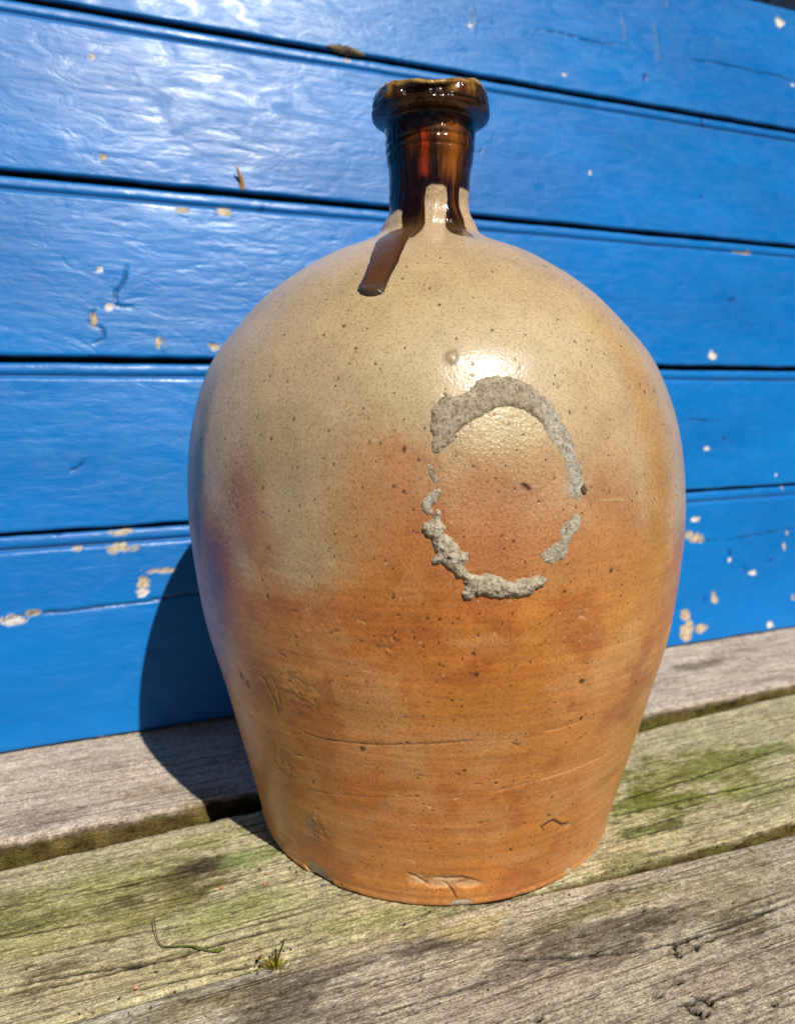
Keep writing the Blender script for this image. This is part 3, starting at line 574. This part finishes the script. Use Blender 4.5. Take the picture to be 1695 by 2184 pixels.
    for b in [(760, 640, 220, 90, lin(198, 172, 122), .6), (1000, 620, 200, 80, lin(204, 176, 124), .6), (620, 800, 150, 150, lin(196, 170, 128), .7), (880, 860, 160, 90, lin(196, 174, 128), .6), (1090, 760, 200, 110, lin(214, 194, 152), .7),
              (1390, 900, 70, 190, ochre, .8), (1410, 1120, 50, 160, lin(196, 140, 60), .7), (1240, 780, 90, 80, lin(214, 192, 150), .6), (1300, 700, 90, 60, lin(208, 176, 112), .7), (1290, 920, 80, 110, lin(212, 178, 130), .7), (1300, 1120, 80, 120, lin(202, 138, 78), .8),
              (820, 980, 90, 44, lin(194, 142, 90), .7), (870, 1000, 60, 60, lin(198, 130, 72), .7), (800, 1130, 90, 150, lin(196, 124, 58), .8), (900, 1200, 90, 120, lin(192, 116, 48), .8),
              (515, 1070, 74, 110, lin(172, 104, 62), .7), (470, 1180, 50, 80, lin(160, 96, 70), .7), (560, 1170, 60, 60, lin(176, 112, 70), .6), (640, 1090, 90, 180, lin(182, 162, 128), .62), (670, 1200, 80, 50, lin(182, 152, 116), .5), (700, 1060, 60, 140, lin(192, 158, 112), .5), (600, 960, 100, 70, lin(184, 158, 112), .8), (730, 1150, 40, 80, lin(186, 150, 100), .6),
              (775, 1080, 70, 150, lin(194, 146, 94), .6), (425, 980, 36, 130, lin(112, 112, 98), .85), (440, 860, 40, 60, lin(168, 150, 112), .7), (420, 1120, 26, 70, lin(104, 98, 100), .7), (455, 1240, 30, 90, lin(148, 112, 110), .6),  # grey blobs at the far left put the shaded flank into the colour
              (720, 1320, 200, 60, lin(172, 100, 50), .75), (900, 1390, 240, 100, lin(192, 114, 46), .7), (620, 1290, 70, 40, lin(178, 104, 58), .7), (1150, 1330, 150, 80, lin(204, 134, 62), .7), (1340, 1330, 80, 120, lin(202, 144, 72), .7), (560, 1430, 60, 110, lin(176, 116, 66), .7), (520, 1530, 50, 110, lin(190, 144, 100), .7),
              (590, 1700, 50, 120, lin(196, 146, 96), .7), (800, 1500, 200, 60, lin(196, 124, 56), .6), (1040, 1490, 160, 90, lin(190, 122, 46), .7), (1150, 1600, 180, 90, lin(200, 132, 58), .7), (860, 1720, 240, 110, lin(194, 116, 52), .7), (1100, 1800, 200, 90, lin(206, 134, 60), .8), (720, 1830, 90, 60, lin(200, 132, 74), .7), (1000, 1880, 220, 40, lin(214, 138, 62), .8), (1290, 1650, 50, 150, lin(204, 150, 84), .7),
              (840, 1690, 40, 24, lin(170, 118, 40), .6), (665, 1765, 14, 40, lin(150, 138, 124), .6), (1090, 1000, 150, 60, lin(204, 156, 100), .7), (1060, 1130, 160, 110, lin(202, 132, 82), .8), (1090, 900, 120, 50, lin(216, 196, 146), .85), (1130, 980, 70, 30, lin(206, 168, 112), .6), (1000, 1040, 70, 30, lin(200, 142, 88), .6), (1100, 1190, 90, 36, lin(198, 128, 76), .6)]:
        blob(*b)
    c *= (1 + .13 * N(45, 4, 21, .6) + .16 * fbm(nz * 120 + PH * .6, PH * 1.3, nz * 0, 4, 22) * sstep(.22, .12, Z) + .06 * fine)[..., None]
    low = sstep(.225, .16, Z)
    k1 = low * sstep(.10, .50, N(26, 4, 34, .6)); k2 = low * sstep(.10, .50, N(22, 4, 35, .6)); k3 = low * sstep(.12, .5, fbm(PH * 3, nz * 46, nz * 0, 4, 36))
    c = c * (1 - .34 * k1[..., None]) + lin(212, 168, 112) * .34 * k1[..., None]; c = c * (1 - .50 * k2[..., None]) + lin(166, 88, 48) * .50 * k2[..., None]; c = c * (1 - .50 * k3[..., None]) + lin(208, 150, 98) * .50 * k3[..., None]
    lines = fbm(PH * 1.6 + .15 * warp, nz * 420, nz * 0, 4, 38, .65) * sstep(.23, .16, Z); c = c * (1 + .16 * lines)[..., None]
    # flame marks: narrow horizontal streaks low down
    streak = sstep(.15, .55, fbm(PH * 2.2 + .3 * warp, nz * 110, nz * 0, 4, 24)) * sstep(.19, .13, Z); c = c * (1 - .4 * streak[..., None]) + deep * .4 * streak[..., None]
    ringp = [on_jug(*z8(*q)) for q in [(300, 750), (520, 560), (800, 460), (1040, 560), (1240, 860), (1340, 1150), (1310, 1350), (1130, 1590), (1000, 1750), (820, 1760), (560, 1690), (350, 1400), (250, 1150), (290, 950)]]
    inring = sstep(.004, -.004, poly_sd(PH * .145, Z, [(a * .145, b) for a, b in ringp]) + .001 * warp2) * outer
    peel = .26 + .50 * inring
    rough = np.full((nr, nc), .31) + .05 * warp2
    rough = rough + rough_add
    # brown mark inside the ring
    a0, z0 = on_jug(1121, 1036); U = (PH - a0) * .146; W = Z - z0; d = np.hypot((U * .8 - W * .6) / .0030, (U * .6 + W * .8) / .0012) + .3 * fine; a = sstep(1.2, .6, d) * outer; tint_dark = np.maximum(tint_dark, .9 * a)
    c = c * (1 - tint_dark[..., None]) + lin(64, 40, 30) * tint_dark[..., None]; c = c * (1 - tint_light[..., None]) + lin(236, 214, 176) * tint_light[..., None]
    cc = lin(200, 186, 166) * (1 + .25 * warp2 + .15 * fine)[..., None]; c = c * (1 - chipc[..., None]) + cc * chipc[..., None]; rough = rough + .45 * chipc
    # --- brown glaze on neck and lip, with some shade painted in
    below = .372 + .010 * fbm(np.sin(PH) * 3, np.cos(PH) * 3, PH * 0, 2, 26)
    back = sstep(1.25, 1.5, abs(PH))
    gl = sstep(-.0006, .0006, Z - np.where(back > .5, below, on_jug(*z7(760, 1082))[1] + .0003 * warp2)) * (Z > .33)
    for f in GLAZE_FINGERS:
        m = (Z > .335) & (Z < .41) & (abs(PH) < 1.6); sd = np.full((nr, nc), 1.0); sd[m] = poly_sd(PH[m] * NR, Z[m], neck_uv(f)) + .00025 * warp2[m]
        gl = np.maximum(gl, sstep(.0005, -.0004, sd))
    gl = np.where(IDX[:, None] >= row_lip, 1.0, gl)
    st = fbm(PH * 5 + .3 * warp2, Z * 26, Z * 0, 4, 27); st2 = fbm(PH * 12, Z * 40 + st, Z * 0, 3, 28)
    dark, red, amber, tan2 = lin(32, 15, 9), lin(176, 62, 14), lin(176, 100, 26), lin(180, 140, 74)
    g = np.broadcast_to(dark, (nr, nc, 3)).copy()
    def gmix(col, a):
        nonlocal g
        a = np.clip(a, 0, 1)[..., None]; g = g * (1 - a) + np.asarray(col) * a
    gmix(lin(86, 44, 18), sstep(-.1, .5, st) * .8)
    gmix(red, sstep(-.5, .15, st2 + .3 * warp2) * np.exp(-((PH + .10 + .10 * st) / .11) ** 2) * sstep(.380, .386, Z + .004 * st2) * sstep(.414, .405, Z))
    gmix(amber, np.exp(-((PH - .55 + .10 * st) / .22) ** 2) * sstep(.376, .39, Z + .006 * st2))
    gmix(lin(120, 66, 24), np.exp(-((PH + .42 + .06 * st) / .16) ** 2) * sstep(.39, .402, Z) * .7)
    gmix(lin(30, 14, 12), np.exp(-((PH - .22 + .06 * st) / .12) ** 2) * sstep(.400, .388, Z) * .9)
    gmix(amber, sstep(.22, .55, st2) * .6 * (PH > .2)); gmix(dark, sstep(.15, .5, -st2) * .7)
    gmix(lin(150, 104, 74), np.clip(rag * 1.3, 0, 1) * sstep(-.1, .3, N(240, 3, 29)))
    # the glaze breaks grey-green where it runs out at the foot of the neck
    gmix(dark * .6, sstep(.403, .409, Z + .002 * st2) * (1 - np.clip(rag * 1.5, 0, 1)) * .8); gmix(dark * .5, sstep(-.45, -.75, PH + .05 * st) * .8); gmix(lin(104, 82, 52), sstep(.361, .352, Z + .002 * st2) * .5)  # dark mixes paint the lip's cast shadow and the neck's shaded left side
    lp = IDX[:, None] >= row_lip
    sl = N(130, 4, 33, .6); lipc = lin(66, 40, 18) * (1 + .9 * sl)[..., None]
    lipc = np.clip(lipc, .006, 1); lipc = lipc * (1 - (.9 * hol)[..., None]) + lin(34, 20, 12) * (.9 * hol)[..., None]
    tm = sstep(.4335, .4365, ZP + .0008 * w1 + .0008 * sl) * (.55 + .45 * sstep(-.4, .2, sl)); lipc = lipc * (1 - tm[..., None]) + tan2 * (1 + .5 * sl)[..., None] * tm[..., None]
    tm = np.exp(-((PH - .40) / .07) ** 2) * np.exp(-((ZP - .430) / .003) ** 2) + .9 * nick + .8 * np.exp(-((PH - .72 - .05 * st) / .14) ** 2) * sstep(-.3, .3, st2) * np.exp(-((ZP - .431) / .005) ** 2)
    tm = np.clip(tm, 0, 1); lipc = lipc * (1 - tm[..., None]) + lin(186, 140, 66) * tm[..., None]
    tm = np.clip(.8 * np.exp(-((PH - .52) / .06) ** 2) * np.exp(-((ZP - .431) / .006) ** 2), 0, 1); lipc = lipc * (1 - tm[..., None]) + lin(120, 40, 20) * tm[..., None]
    lipc = lipc * (1 - .75 * (seam * out_l)[..., None])
    g = np.where(lp[..., None], np.clip(lipc, .004, 1), np.clip(g, .004, 1))
    c = c * (1 - gl[..., None]) + g * gl[..., None]; rough = rough * (1 - gl) + .13 * gl; peel = peel * (1 - gl) + .10 * gl; matte = 1 - gl
    inner = (IDX > row_bore)[:, None]; c = np.where(inner[..., None], lin(40, 26, 18), c)
    lum = (c @ np.array([.2126, .7152, .0722]))[..., None]; c = np.where(gl[..., None] > .5, c, c + (lum - c) * (.02 + .11 * sstep(.17, .24, Z))[..., None])
    c = np.clip(c * np.where(gl > .5, .80, .91 + .17 * sstep(.23, .15, Z))[..., None], .004, .92)
    # --- smooth normals of the whole surface, then its three parts
    dr = np.gradient(POS, axis=0); dc = np.roll(POS, -1, 1) - np.roll(POS, 1, 1); Nn = np.cross(dc, dr); ln = np.linalg.norm(Nn, axis=-1, keepdims=True)
    Nn = np.where(ln > 1e-14, Nn / np.maximum(ln, 1e-14), 0); Nn[0] = (0, 0, -1); Nn[-1] = (0, 0, 1)
    def part(name, a, b):
        q = slice(a, b + 1); n_ = b + 1 - a
        return mesh_obj(name, POS[q].reshape(-1, 3), grid_faces(n_, nc, True), M_CER, jug, c[q].reshape(-1, 3), {'rough': rough[q], 'peel': peel[q], 'matte': matte[q]}, Nn[q].reshape(-1, 3))
    part('body', 0, row_neck); part('neck', row_neck, row_lip); part('lip', row_lip, nr - 1)

    # --- pieces that stand proud of the clay: the mortar left of a round fitting, and the run of glaze
    def patch(name, poly, h, w, colf, mat, step=.00042, rag_=.0007, lump=.5, seed=0, extra=None, attrs=None, inset=0.0):
        q = [on_jug(*p) for p in poly]; rc = float(np.mean([r_of(b) for a, b in q]))
        # metric frame: azimuth x radius, length along the profile
        zt = np.linspace(.001, .414, 3000); rt = r_of(zt); lt = np.concatenate([[0], np.cumsum(np.hypot(np.diff(rt), np.diff(zt)))])
        Q = [(a * rc, np.interp(b, zt, lt)) for a, b in q]; A = np.array(Q)
        u = np.arange(A[:, 0].min() - .003, A[:, 0].max() + .003, step); v = np.arange(A[:, 1].min() - .003, A[:, 1].max() + .003, step)
        U, Vv = np.meshgrid(u, v); zz_ = np.interp(Vv, lt, zt); phi = U / rc; rr = r_of(zz_)
        sd = -poly_sd(U, Vv, Q) + .0005 * (mat is M_MORT) + rag_ * fbm(U * 420, Vv * 420, U * 0, 3, 80 + seed) - inset 
        ins = sd > -.0012
        n1 = fbm(U * 240, Vv * 240, U * 0, 4, 90 + seed, .6)
        hh = h * (1 - np.exp(-np.maximum(sd, 0) / w)) 
        if extra is not None: hh = hh * extra(phi, zz_)
        hh = hh * (1 + lump * n1) + np.minimum(sd, 0) * .8 + .00012
        slope = np.gradient(rt, zt); s_ = np.interp(zz_, zt, slope); nl = np.sqrt(1 + s_**2)
        dsp = .00050 * fbm(rr * np.sin(phi) * 12, -rr * np.cos(phi) * 12, zz_ * 12, 2, 5)
        rr = rr + dsp + hh / nl; z2 = zz_ - hh * s_ / nl
        Pp = np.stack([lean(z2) + rr * np.sin(phi), -rr * np.cos(phi), z2], -1).reshape(-1, 3)
        F = grid_faces(len(v), len(u)); keep = ins.ravel()[F].any(1); F = F[keep]
        used = np.unique(F); mp = np.full(len(Pp), -1); mp[used] = np.arange(len(used)); F = mp[F]
        cl = colf(phi, zz_, n1, sd).reshape(-1, 3)[used]
        at_ = {k: np.full(len(used), v_) for k, v_ in (attrs or {}).items()}
        return mesh_obj(name, Pp[used], F, mat, jug, np.clip(cl, .01, .9), at_)
    def stain(p, z, col, sd):
        k = sstep(.0, .45, fbm(p * 32, z * 220, z * 0, 4, 77, .65)); e = sstep(.0009, .0, sd) * .35
        col = col * (1 - .5 * k[..., None]) + lin(148, 132, 106) * .5 * k[..., None]
        return col * (1 - e[..., None]) + lin(184, 150, 108) * e[..., None]
    def mcol(base):
        return lambda p, z, n, sd: stain(p, z, np.asarray(base) * (1 + .32 * n)[..., None], sd)
    grey, pale = lin(208, 190, 164), lin(226, 216, 198)
    arch = [(265, 800), (270, 700), (250, 640), (245, 560), (265, 480), (300, 430), (370, 380), (440, 395), (510, 370), (570, 320), (610, 270), (680, 245), (760, 240), (850, 250), (940, 285), (1010, 310), (1060, 370), (1130, 420), (1175, 480), (1210, 560), (1260, 620), (1290, 690), (1320, 780), (1345, 870), (1385, 930), (1390, 1010), (1400, 1090), (1370, 1140), (1350, 1170), (1310, 1140), (1280, 1090), (1285, 1000), (1270, 940), (1260, 880), (1220, 800), (1180, 740), (1130, 690), (1090, 600), (1030, 540), (960, 490), (900, 470), (840, 460), (780, 455), (720, 480), (650, 520), (570, 560), (490, 610), (430, 660), (410, 720), (380, 750), (330, 790), (290, 815)]
    a_r = on_jug(*z8(1180, 700))[0]; a_l = on_jug(*z8(1000, 500))[0]
    thin = lambda p, z: 1 - .90 * sstep(a_l, a_r, p)
    patch('mortar_remnant', [z8(*q) for q in arch], .0015, .0014, lambda p, z, n, sd: stain(p, z, (grey * (1 - sstep(a_l, a_r, p)[..., None]) + pale * .95 * sstep(a_l, a_r, p)[..., None]) * (1 + .32 * n)[..., None], sd), M_MORT, seed=1, lump=.28, rag_=.0010, inset=.0003, extra=thin)
    chain = [(290, 1240), (315, 1260), (320, 1310), (350, 1380), (340, 1420), (400, 1450), (440, 1500), (455, 1540), (520, 1570), (530, 1610), (490, 1660), (520, 1720), (600, 1740), (660, 1720), (730, 1730), (800, 1770), (850, 1790), (900, 1770), (980, 1755), (1060, 1735), (1110, 1760), (1110, 1790), (1040, 1830), (990, 1870), (920, 1890), (840, 1890), (740, 1890), (660, 1880), (580, 1870), (540, 1910), (500, 1900), (490, 1860), (520, 1810), (490, 1750), (440, 1720), (380, 1670), (330, 1630), (270, 1640), (250, 1610), (290, 1580), (285, 1520), (260, 1450), (215, 1420), (190, 1380), (200, 1345), (250, 1320), (285, 1290)]
    patch('mortar_remnant', [z8(*q) for q in chain], .0021, .0014, mcol(lin(226, 212, 186)), M_MORT, seed=2, lump=.5, rag_=.0010, inset=.0002)
    patch('mortar_remnant', [z8(*q) for q in [(310, 1085), (320, 1130), (280, 1180), (245, 1210), (255, 1260), (225, 1265), (190, 1235), (190, 1190), (220, 1150), (270, 1110)]], .0010, .0010, mcol(lin(222, 210, 188)), M_MORT, seed=3)
    patch('mortar_remnant', [z8(*q) for q in [(230, 910), (265, 930), (275, 970), (298, 1015), (280, 1032), (250, 980)]], .0006, .0008, mcol(lin(214, 200, 178)), M_MORT, seed=4, rag_=.0005)
    patch('mortar_remnant', [z8(*q) for q in [(1345, 1270), (1365, 1310), (1355, 1370), (1300, 1430), (1270, 1500), (1260, 1560), (1230, 1600), (1160, 1635), (1110, 1620), (1075, 1580), (1110, 1550), (1160, 1520), (1210, 1480), (1240, 1440), (1220, 1400), (1260, 1340), (1310, 1300)]], .0004, .0010, mcol(lin(222, 210, 188)), M_MORT, seed=5)
    patch('mortar_remnant', [z8(*q) for q in [(1390, 1060), (1412, 1085), (1405, 1120), (1380, 1115), (1372, 1080)]], .0014, .0008, mcol(lin(120, 92, 66)), M_MORT, seed=7)
    drip = [(620, 1440), (560, 1500), (500, 1600), (450, 1720), (400, 1820), (365, 1900), (330, 1985), (250, 2012), (180, 2015), (120, 1990), (95, 1960), (105, 1920), (150, 1850), (200, 1720), (240, 1600), (290, 1530), (380, 1470), (470, 1440), (540, 1420)]
    ze, zs_ = on_jug(*z7(200, 2000))[1], on_jug(*z7(270, 1850))[1]
    def dcol(p, z, n, sd):
        e = sstep(zs_ - .0010, ze + .0022, z); rim = sstep(.0020, .0004, sd)
        b = lin(88, 54, 26) * (1 + .5 * fbm(p * 90, z * 900, z * 0, 3, 55))[..., None]; b = b * (1 - .7 * rim[..., None]) + lin(36, 20, 12) * .7 * rim[..., None]
        b = b * (1 - .6 * e[..., None]) + lin(74, 62, 46) * .6 * e[..., None]; up = sstep(.338, .347, z); return b * (1 - .6 * up[..., None]) + lin(92, 66, 38) * .6 * up[..., None]
    patch('glaze_drip', [z7(*q) for q in drip], .0012, .0014, dcol, M_CER, lump=.06, rag_=.00025, seed=6, extra=lambda p, z: .15 + .6 * sstep(.3500, .3455, z) + 1.1 * np.exp(-((z - ze - .0016) / .0022) ** 2), inset=.0006, attrs={'rough': .36, 'peel': .35, 'matte': .25})
build_jug()

# ------------------------------------------------------------------ small things lying about
def bench_pt(x, y, h=0.0):
    s, t = on_bench(x, y); return WD * s + WN * t + np.array([0, 0, h])
def wall_pt(x, y, h=0.0):
    s, z = on_wall(x, y); return WD * s + WN * WALL_T + WF * h + WU * z

def flake(x, y, size, col, label, seed):
    rng = random.Random(seed); n = 7; p = bench_pt(x, y, .0011); rim = [(size * rng.uniform(.65, 1.1) * math.cos(2*math.pi*k/n) * 1.1, size * rng.uniform(.65, 1.1) * math.sin(2*math.pi*k/n) * .9) for k in range(n)]
    V = [(a, b, .0004 + .1 * a) for a, b in rim] + [(a, b, -.0004 + .1 * a) for a, b in rim] + [(0, 0, .0007)]
    F = [(k, (k + 1) % n, 2 * n) for k in range(n)] + [((k + 1) % n, k, n + k, n + (k + 1) % n) for k in range(n)] + [tuple(range(2 * n - 1, n - 1, -1))]
    o = mesh_obj('paint_flake', V, F, M_BITS, None, np.broadcast_to(lin(*col), (len(V), 3)), smooth=False)
    o.scale = (.75, .75, .75); o.location = tuple(p); o.rotation_euler = (rng.uniform(-.1, .1), rng.uniform(-.1, .1), rng.uniform(0, 3)); tag(o, label, 'paint flake', 'bright flakes of paint on the planks')
OR = (222, 138, 96)
flake(473, 1898, .0016, OR, 'biggest orange paint flake on the dark algae stain left of the jug', 1)
flake(568, 1867, .0012, OR, 'small orange paint flake nearest the shadowed foot of the jug', 2)
flake(565, 1890, .0012, OR, 'small orange paint flake just in front of the flake by the jug foot', 3)
flake(352, 2012, .0007, (226, 130, 90), 'tiny orange paint flake beside the dry grass stem', 4)
flake(290, 2112, .0014, (232, 168, 128), 'pale orange paint flake between the long cracks near the lower left edge', 5)
flake(297, 2126, .0009, (226, 160, 128), 'tiny pale orange flake below another pale flake at lower left', 6)
flake(97, 1857, .0010, (226, 206, 40), 'tiny yellow paint flake beside the gap at far left', 7)
flake(687, 1892, .0008, (70, 100, 160), 'tiny blue paint flake beside the chipped foot of the jug', 8)

def build_stem():
    px = [(329, 1982), (333, 2003), (336, 2014), (343, 2025), (356, 2026), (382, 2025), (404, 2026), (421, 2029), (438, 2035), (452, 2036), (468, 2034), (480, 2027)]
    hs = [.006, .0045, .003, .0016, .0016, .0016, .0020, .0024, .0022, .0016, .0018, .0016]
    P = [bench_pt(x, y) for x, y in px]
    # raise along the line of sight's foot: keep the ground track, lift by height
    P = np.array([p + np.array([0, 0, h]) for p, h in zip(P, hs)])
    k = np.linspace(0, len(P) - 1, 60); Q = np.stack([np.interp(k, np.arange(len(P)), P[:, a]) for a in range(3)], -1)
    for _ in range(4): Q[1:-1] = (Q[:-2] + 2 * Q[1:-1] + Q[2:]) / 4
    f = np.linspace(0, 1, 60); rad = .00026 + .00014 * sstep(.25, .6, f) + .0006 * np.exp(-((f - .91) / .06) ** 2)
    V, F = tube(Q, rad, 7); cc = np.repeat(lin(110, 72, 40)[None] * (1 - sstep(.25, .5, f))[:, None] + lin(92, 108, 30)[None] * sstep(.25, .5, f)[:, None], 7, 0)
    tag(mesh_obj('grass_stem', V, F, M_PLANT, None, cc), 'thin bent grass stem, dry brown to green, lying on the pale plank', 'grass stem')
build_stem()

def build_moss():
    base = bench_pt(585, 2061); base[2] = -.0005; rt = tag(empty('moss_tuft', tuple(base)), 'little yellow green moss tuft with round capsules growing in the joint between planks', 'moss')
    rng = random.Random(3); V, F, C = [], [], []
    for k in range(150):
        a = rng.uniform(0, 2 * math.pi); q = abs(rng.gauss(0, .0026)); b = np.array([q * 1.7 * math.cos(a), q * math.sin(a), .0]); L = rng.uniform(.0016, .0042); d = np.array([math.cos(a) * .7 + rng.uniform(-.5, .5), math.sin(a) * .7 + rng.uniform(-.5, .5), rng.uniform(.3, 1.3)]); d /= np.linalg.norm(d)
        w = np.cross(d, [0, 0, 1]); w /= np.linalg.norm(w) + 1e-6; w *= rng.uniform(.00025, .0005); n = len(V); tip = b + d * L
        V += [b - w, b + w, b + d * L * .55 + w * 1.1, tip, b + d * L * .55 - w * 1.1]; F.append((n, n + 1, n + 2, n + 3, n + 4))
        col = rng.choice([lin(150, 160, 30), lin(190, 170, 50), lin(120, 130, 30), lin(150, 105, 40)]) * rng.uniform(.7, 1.1); C += [col] * 5
    mesh_obj('leaves', V, F, M_PLANT, rt, np.array(C))
    rt.scale = (.8, .8, .85)
    # the upright blade
    P = np.array([(.001, 0, .001), (.0024, .001, .006), (.0044, .001, .0115), (.0062, .001, .0165), (.0074, -.0005, .0178), (.0086, -.001, .0170)]); Vv, Ff = tube(P, [.0007, .0007, .0006, .0005, .0003, .0001], 6)
    mesh_obj('stem', Vv, Ff, M_PLANT, rt, np.broadcast_to(lin(92, 104, 36), (len(Vv), 3)))
    for x, y, h in [(-.0088, -.001, .0052), (-.0078, -.0016, .0072), (-.0070, -.0026, .0034), (-.0012, .002, .0064), (.0016, .001, .0056)]:
        tp = np.array([x, y, h]); Vv, Ff = tube(np.array([(x * .3, y * .3, .0), (x * .7, y * .8, h * .8), tp]), [.0002] * 3, 5)
        Vv = list(Vv); n0 = len(Vv); nu, nv = 8, 6                   # capsule: a small pointed egg
        for i in range(nv + 1):
            t_ = math.pi * i / nv; r_ = .0008 * math.sin(t_); zz_ = .0012 * -math.cos(t_) * (1.25 if i > nv / 2 else 1)
            Vv += [tp + np.array([r_ * math.cos(2*math.pi*j/nu), r_ * math.sin(2*math.pi*j/nu), zz_]) for j in range(nu)]
        Ff = Ff + [tuple(int(n0 + q) for q in f) for f in grid_faces(nv + 1, nu, True)]
        mesh_obj('capsule', Vv, Ff, M_PLANT, rt, np.broadcast_to(lin(126, 96, 48), (len(Vv), 3)))
build_moss()

def build_grit():
    rng = random.Random(21); V, F, C = [], [], []
    for k in range(420):
        if k < 90: s_ = rng.uniform(-.32, .42); t_ = .1085 + rng.gauss(0, .006) + .02 * max(s_, 0)
        elif k < 140: a = rng.uniform(-2.4, .6); t_ = .0; r_ = rng.uniform(.113, .117); p_ = np.array([r_ * math.sin(a), -r_ * math.cos(a), 0]); s_, t_ = p_ @ WD, p_ @ WN
        else: s_, t_ = rng.uniform(-.3, .4), rng.uniform(-.14, .24)
        q = rng.choice([.0003, .0004, .0005, .0007]); o_ = WD * s_ + WN * t_ + np.array([0, 0, .0006]); n = len(V)
        for d in ((1, 0, 0), (0, 1, 0), (-1, 0, 0), (0, -1, 0), (0, 0, 1), (0, 0, -1)): V.append(o_ + np.array(d) * q * rng.uniform(.6, 1.5))
        F += [(n + i, n + (i + 1) % 4, n + 4) for i in range(4)] + [(n + (i + 1) % 4, n + i, n + 5) for i in range(4)]
        C += [rng.choice([lin(52, 44, 32), lin(70, 62, 40), lin(92, 84, 50), lin(150, 138, 112)])] * 6
    tag(mesh_obj('grit', V, F, M_BITS, None, np.array(C), smooth=False), kind='stuff')
build_grit()

def build_splinter():
    p0, p1 = wall_pt(517, 403, -.002), wall_pt(500, 361, .007); f = np.linspace(0, 1, 12)
    Q = p0[None] * (1 - f)[:, None] + p1[None] * f[:, None] + np.outer(np.sin(f * math.pi), WD * .0016)
    V, F = tube(Q, .0024 * (1 - f) ** .6 + .0003, 7); V = np.array(V)
    tag(mesh_obj('wood_splinter', V, F, M_BITS, None, np.broadcast_to(lin(206, 150, 96), (len(V), 3))), 'brown wood splinter sticking up from a joint of the blue wall left of the jug', 'splinter')
build_splinter()

def build_bark():
    c0, c1 = wall_pt(695, 99, .001), wall_pt(778, 119, .001); n = 40; f = np.linspace(0, 1, n); m = 14; V, C = [], []
    ax = (c1 - c0); up = np.array([0, 0, 1.0])
    for i in range(n):
        w = .0048 * math.sin(math.pi * min(max(f[i], .02), .98)) ** .6 * (1 + .35 * float(fbm(f[i:i+1] * 6, f[i:i+1] * 0, f[i:i+1] * 0, 2, 3)[0]))
        for j in range(m):
            a = 2 * math.pi * j / m; k = 1 + .3 * float(perlin(np.array([f[i] * 12]), np.array([math.cos(a) * 2]), np.array([math.sin(a) * 2]), 5)[0])
            V.append(c0 + ax * f[i] + up * (w * k * math.sin(a) * .8) + WN * (w * .75 * k * math.cos(a)))
            q = .5 + .5 * math.sin(f[i] * 9 + a); C.append(lin(74, 62, 44) * (1 - q) + lin(128, 112, 70) * q)
    F = [tuple(int(q) for q in f_) for f_ in grid_faces(n, m, True)] + [tuple(range(m)), tuple((n - 1) * m + k for k in range(m))[::-1]]
    tag(mesh_obj('bark_fragment', V, F, M_BITS, None, np.array(C)), 'brown bark fragment wedged in the top joint of the blue wall', 'bark')
build_bark()

def build_hedge():
    rt = tag(empty('hedge', (1.2, 2.6, -.112)), 'dark green hedge just showing beyond the top right corner of the blue wall', 'hedge')
    rng = np.random.default_rng(2); n = 9000
    p = np.stack([rng.uniform(-3.0, 2.2, n), rng.normal(0, .28, n), rng.uniform(.05, 2.7, n)], -1); p[:, 1] += .25 * perlin(p[:, 0] * 2, p[:, 2] * 2, p[:, 0] * 0, 3)
    d = rng.normal(size=(n, 3)); d /= np.linalg.norm(d, axis=1, keepdims=True); w = np.cross(d, rng.normal(size=(n, 3))); w /= np.linalg.norm(w, axis=1, keepdims=True)
    L = rng.uniform(.04, .08, n)[:, None]; W = L * .28
    V = np.stack([p - d * L * .5, p + w * W, p + d * L * .5, p - w * W], 1).reshape(-1, 3); F = np.arange(n * 4).reshape(n, 4)
    cc = np.repeat(lin(30, 42, 18)[None] * rng.uniform(.45, 1.1, n)[:, None], 4, 0)
    o = mesh_obj('leaves', V, F, M_PLANT, rt, cc, smooth=False); tag(o, kind='stuff')
    for x in (-2.2, -1.2, -.3, .6, 1.6):
        Vv, Ff = tube(np.array([(x, 0, 0), (x + .03, .02, .8), (x - .02, -.02, 1.7), (x + .03, 0, 2.4)]), [.035, .03, .02, .008], 7); mesh_obj('stem', Vv, Ff, M_BITS, rt, np.broadcast_to(lin(80, 66, 48), (len(Vv), 3)))
build_hedge()
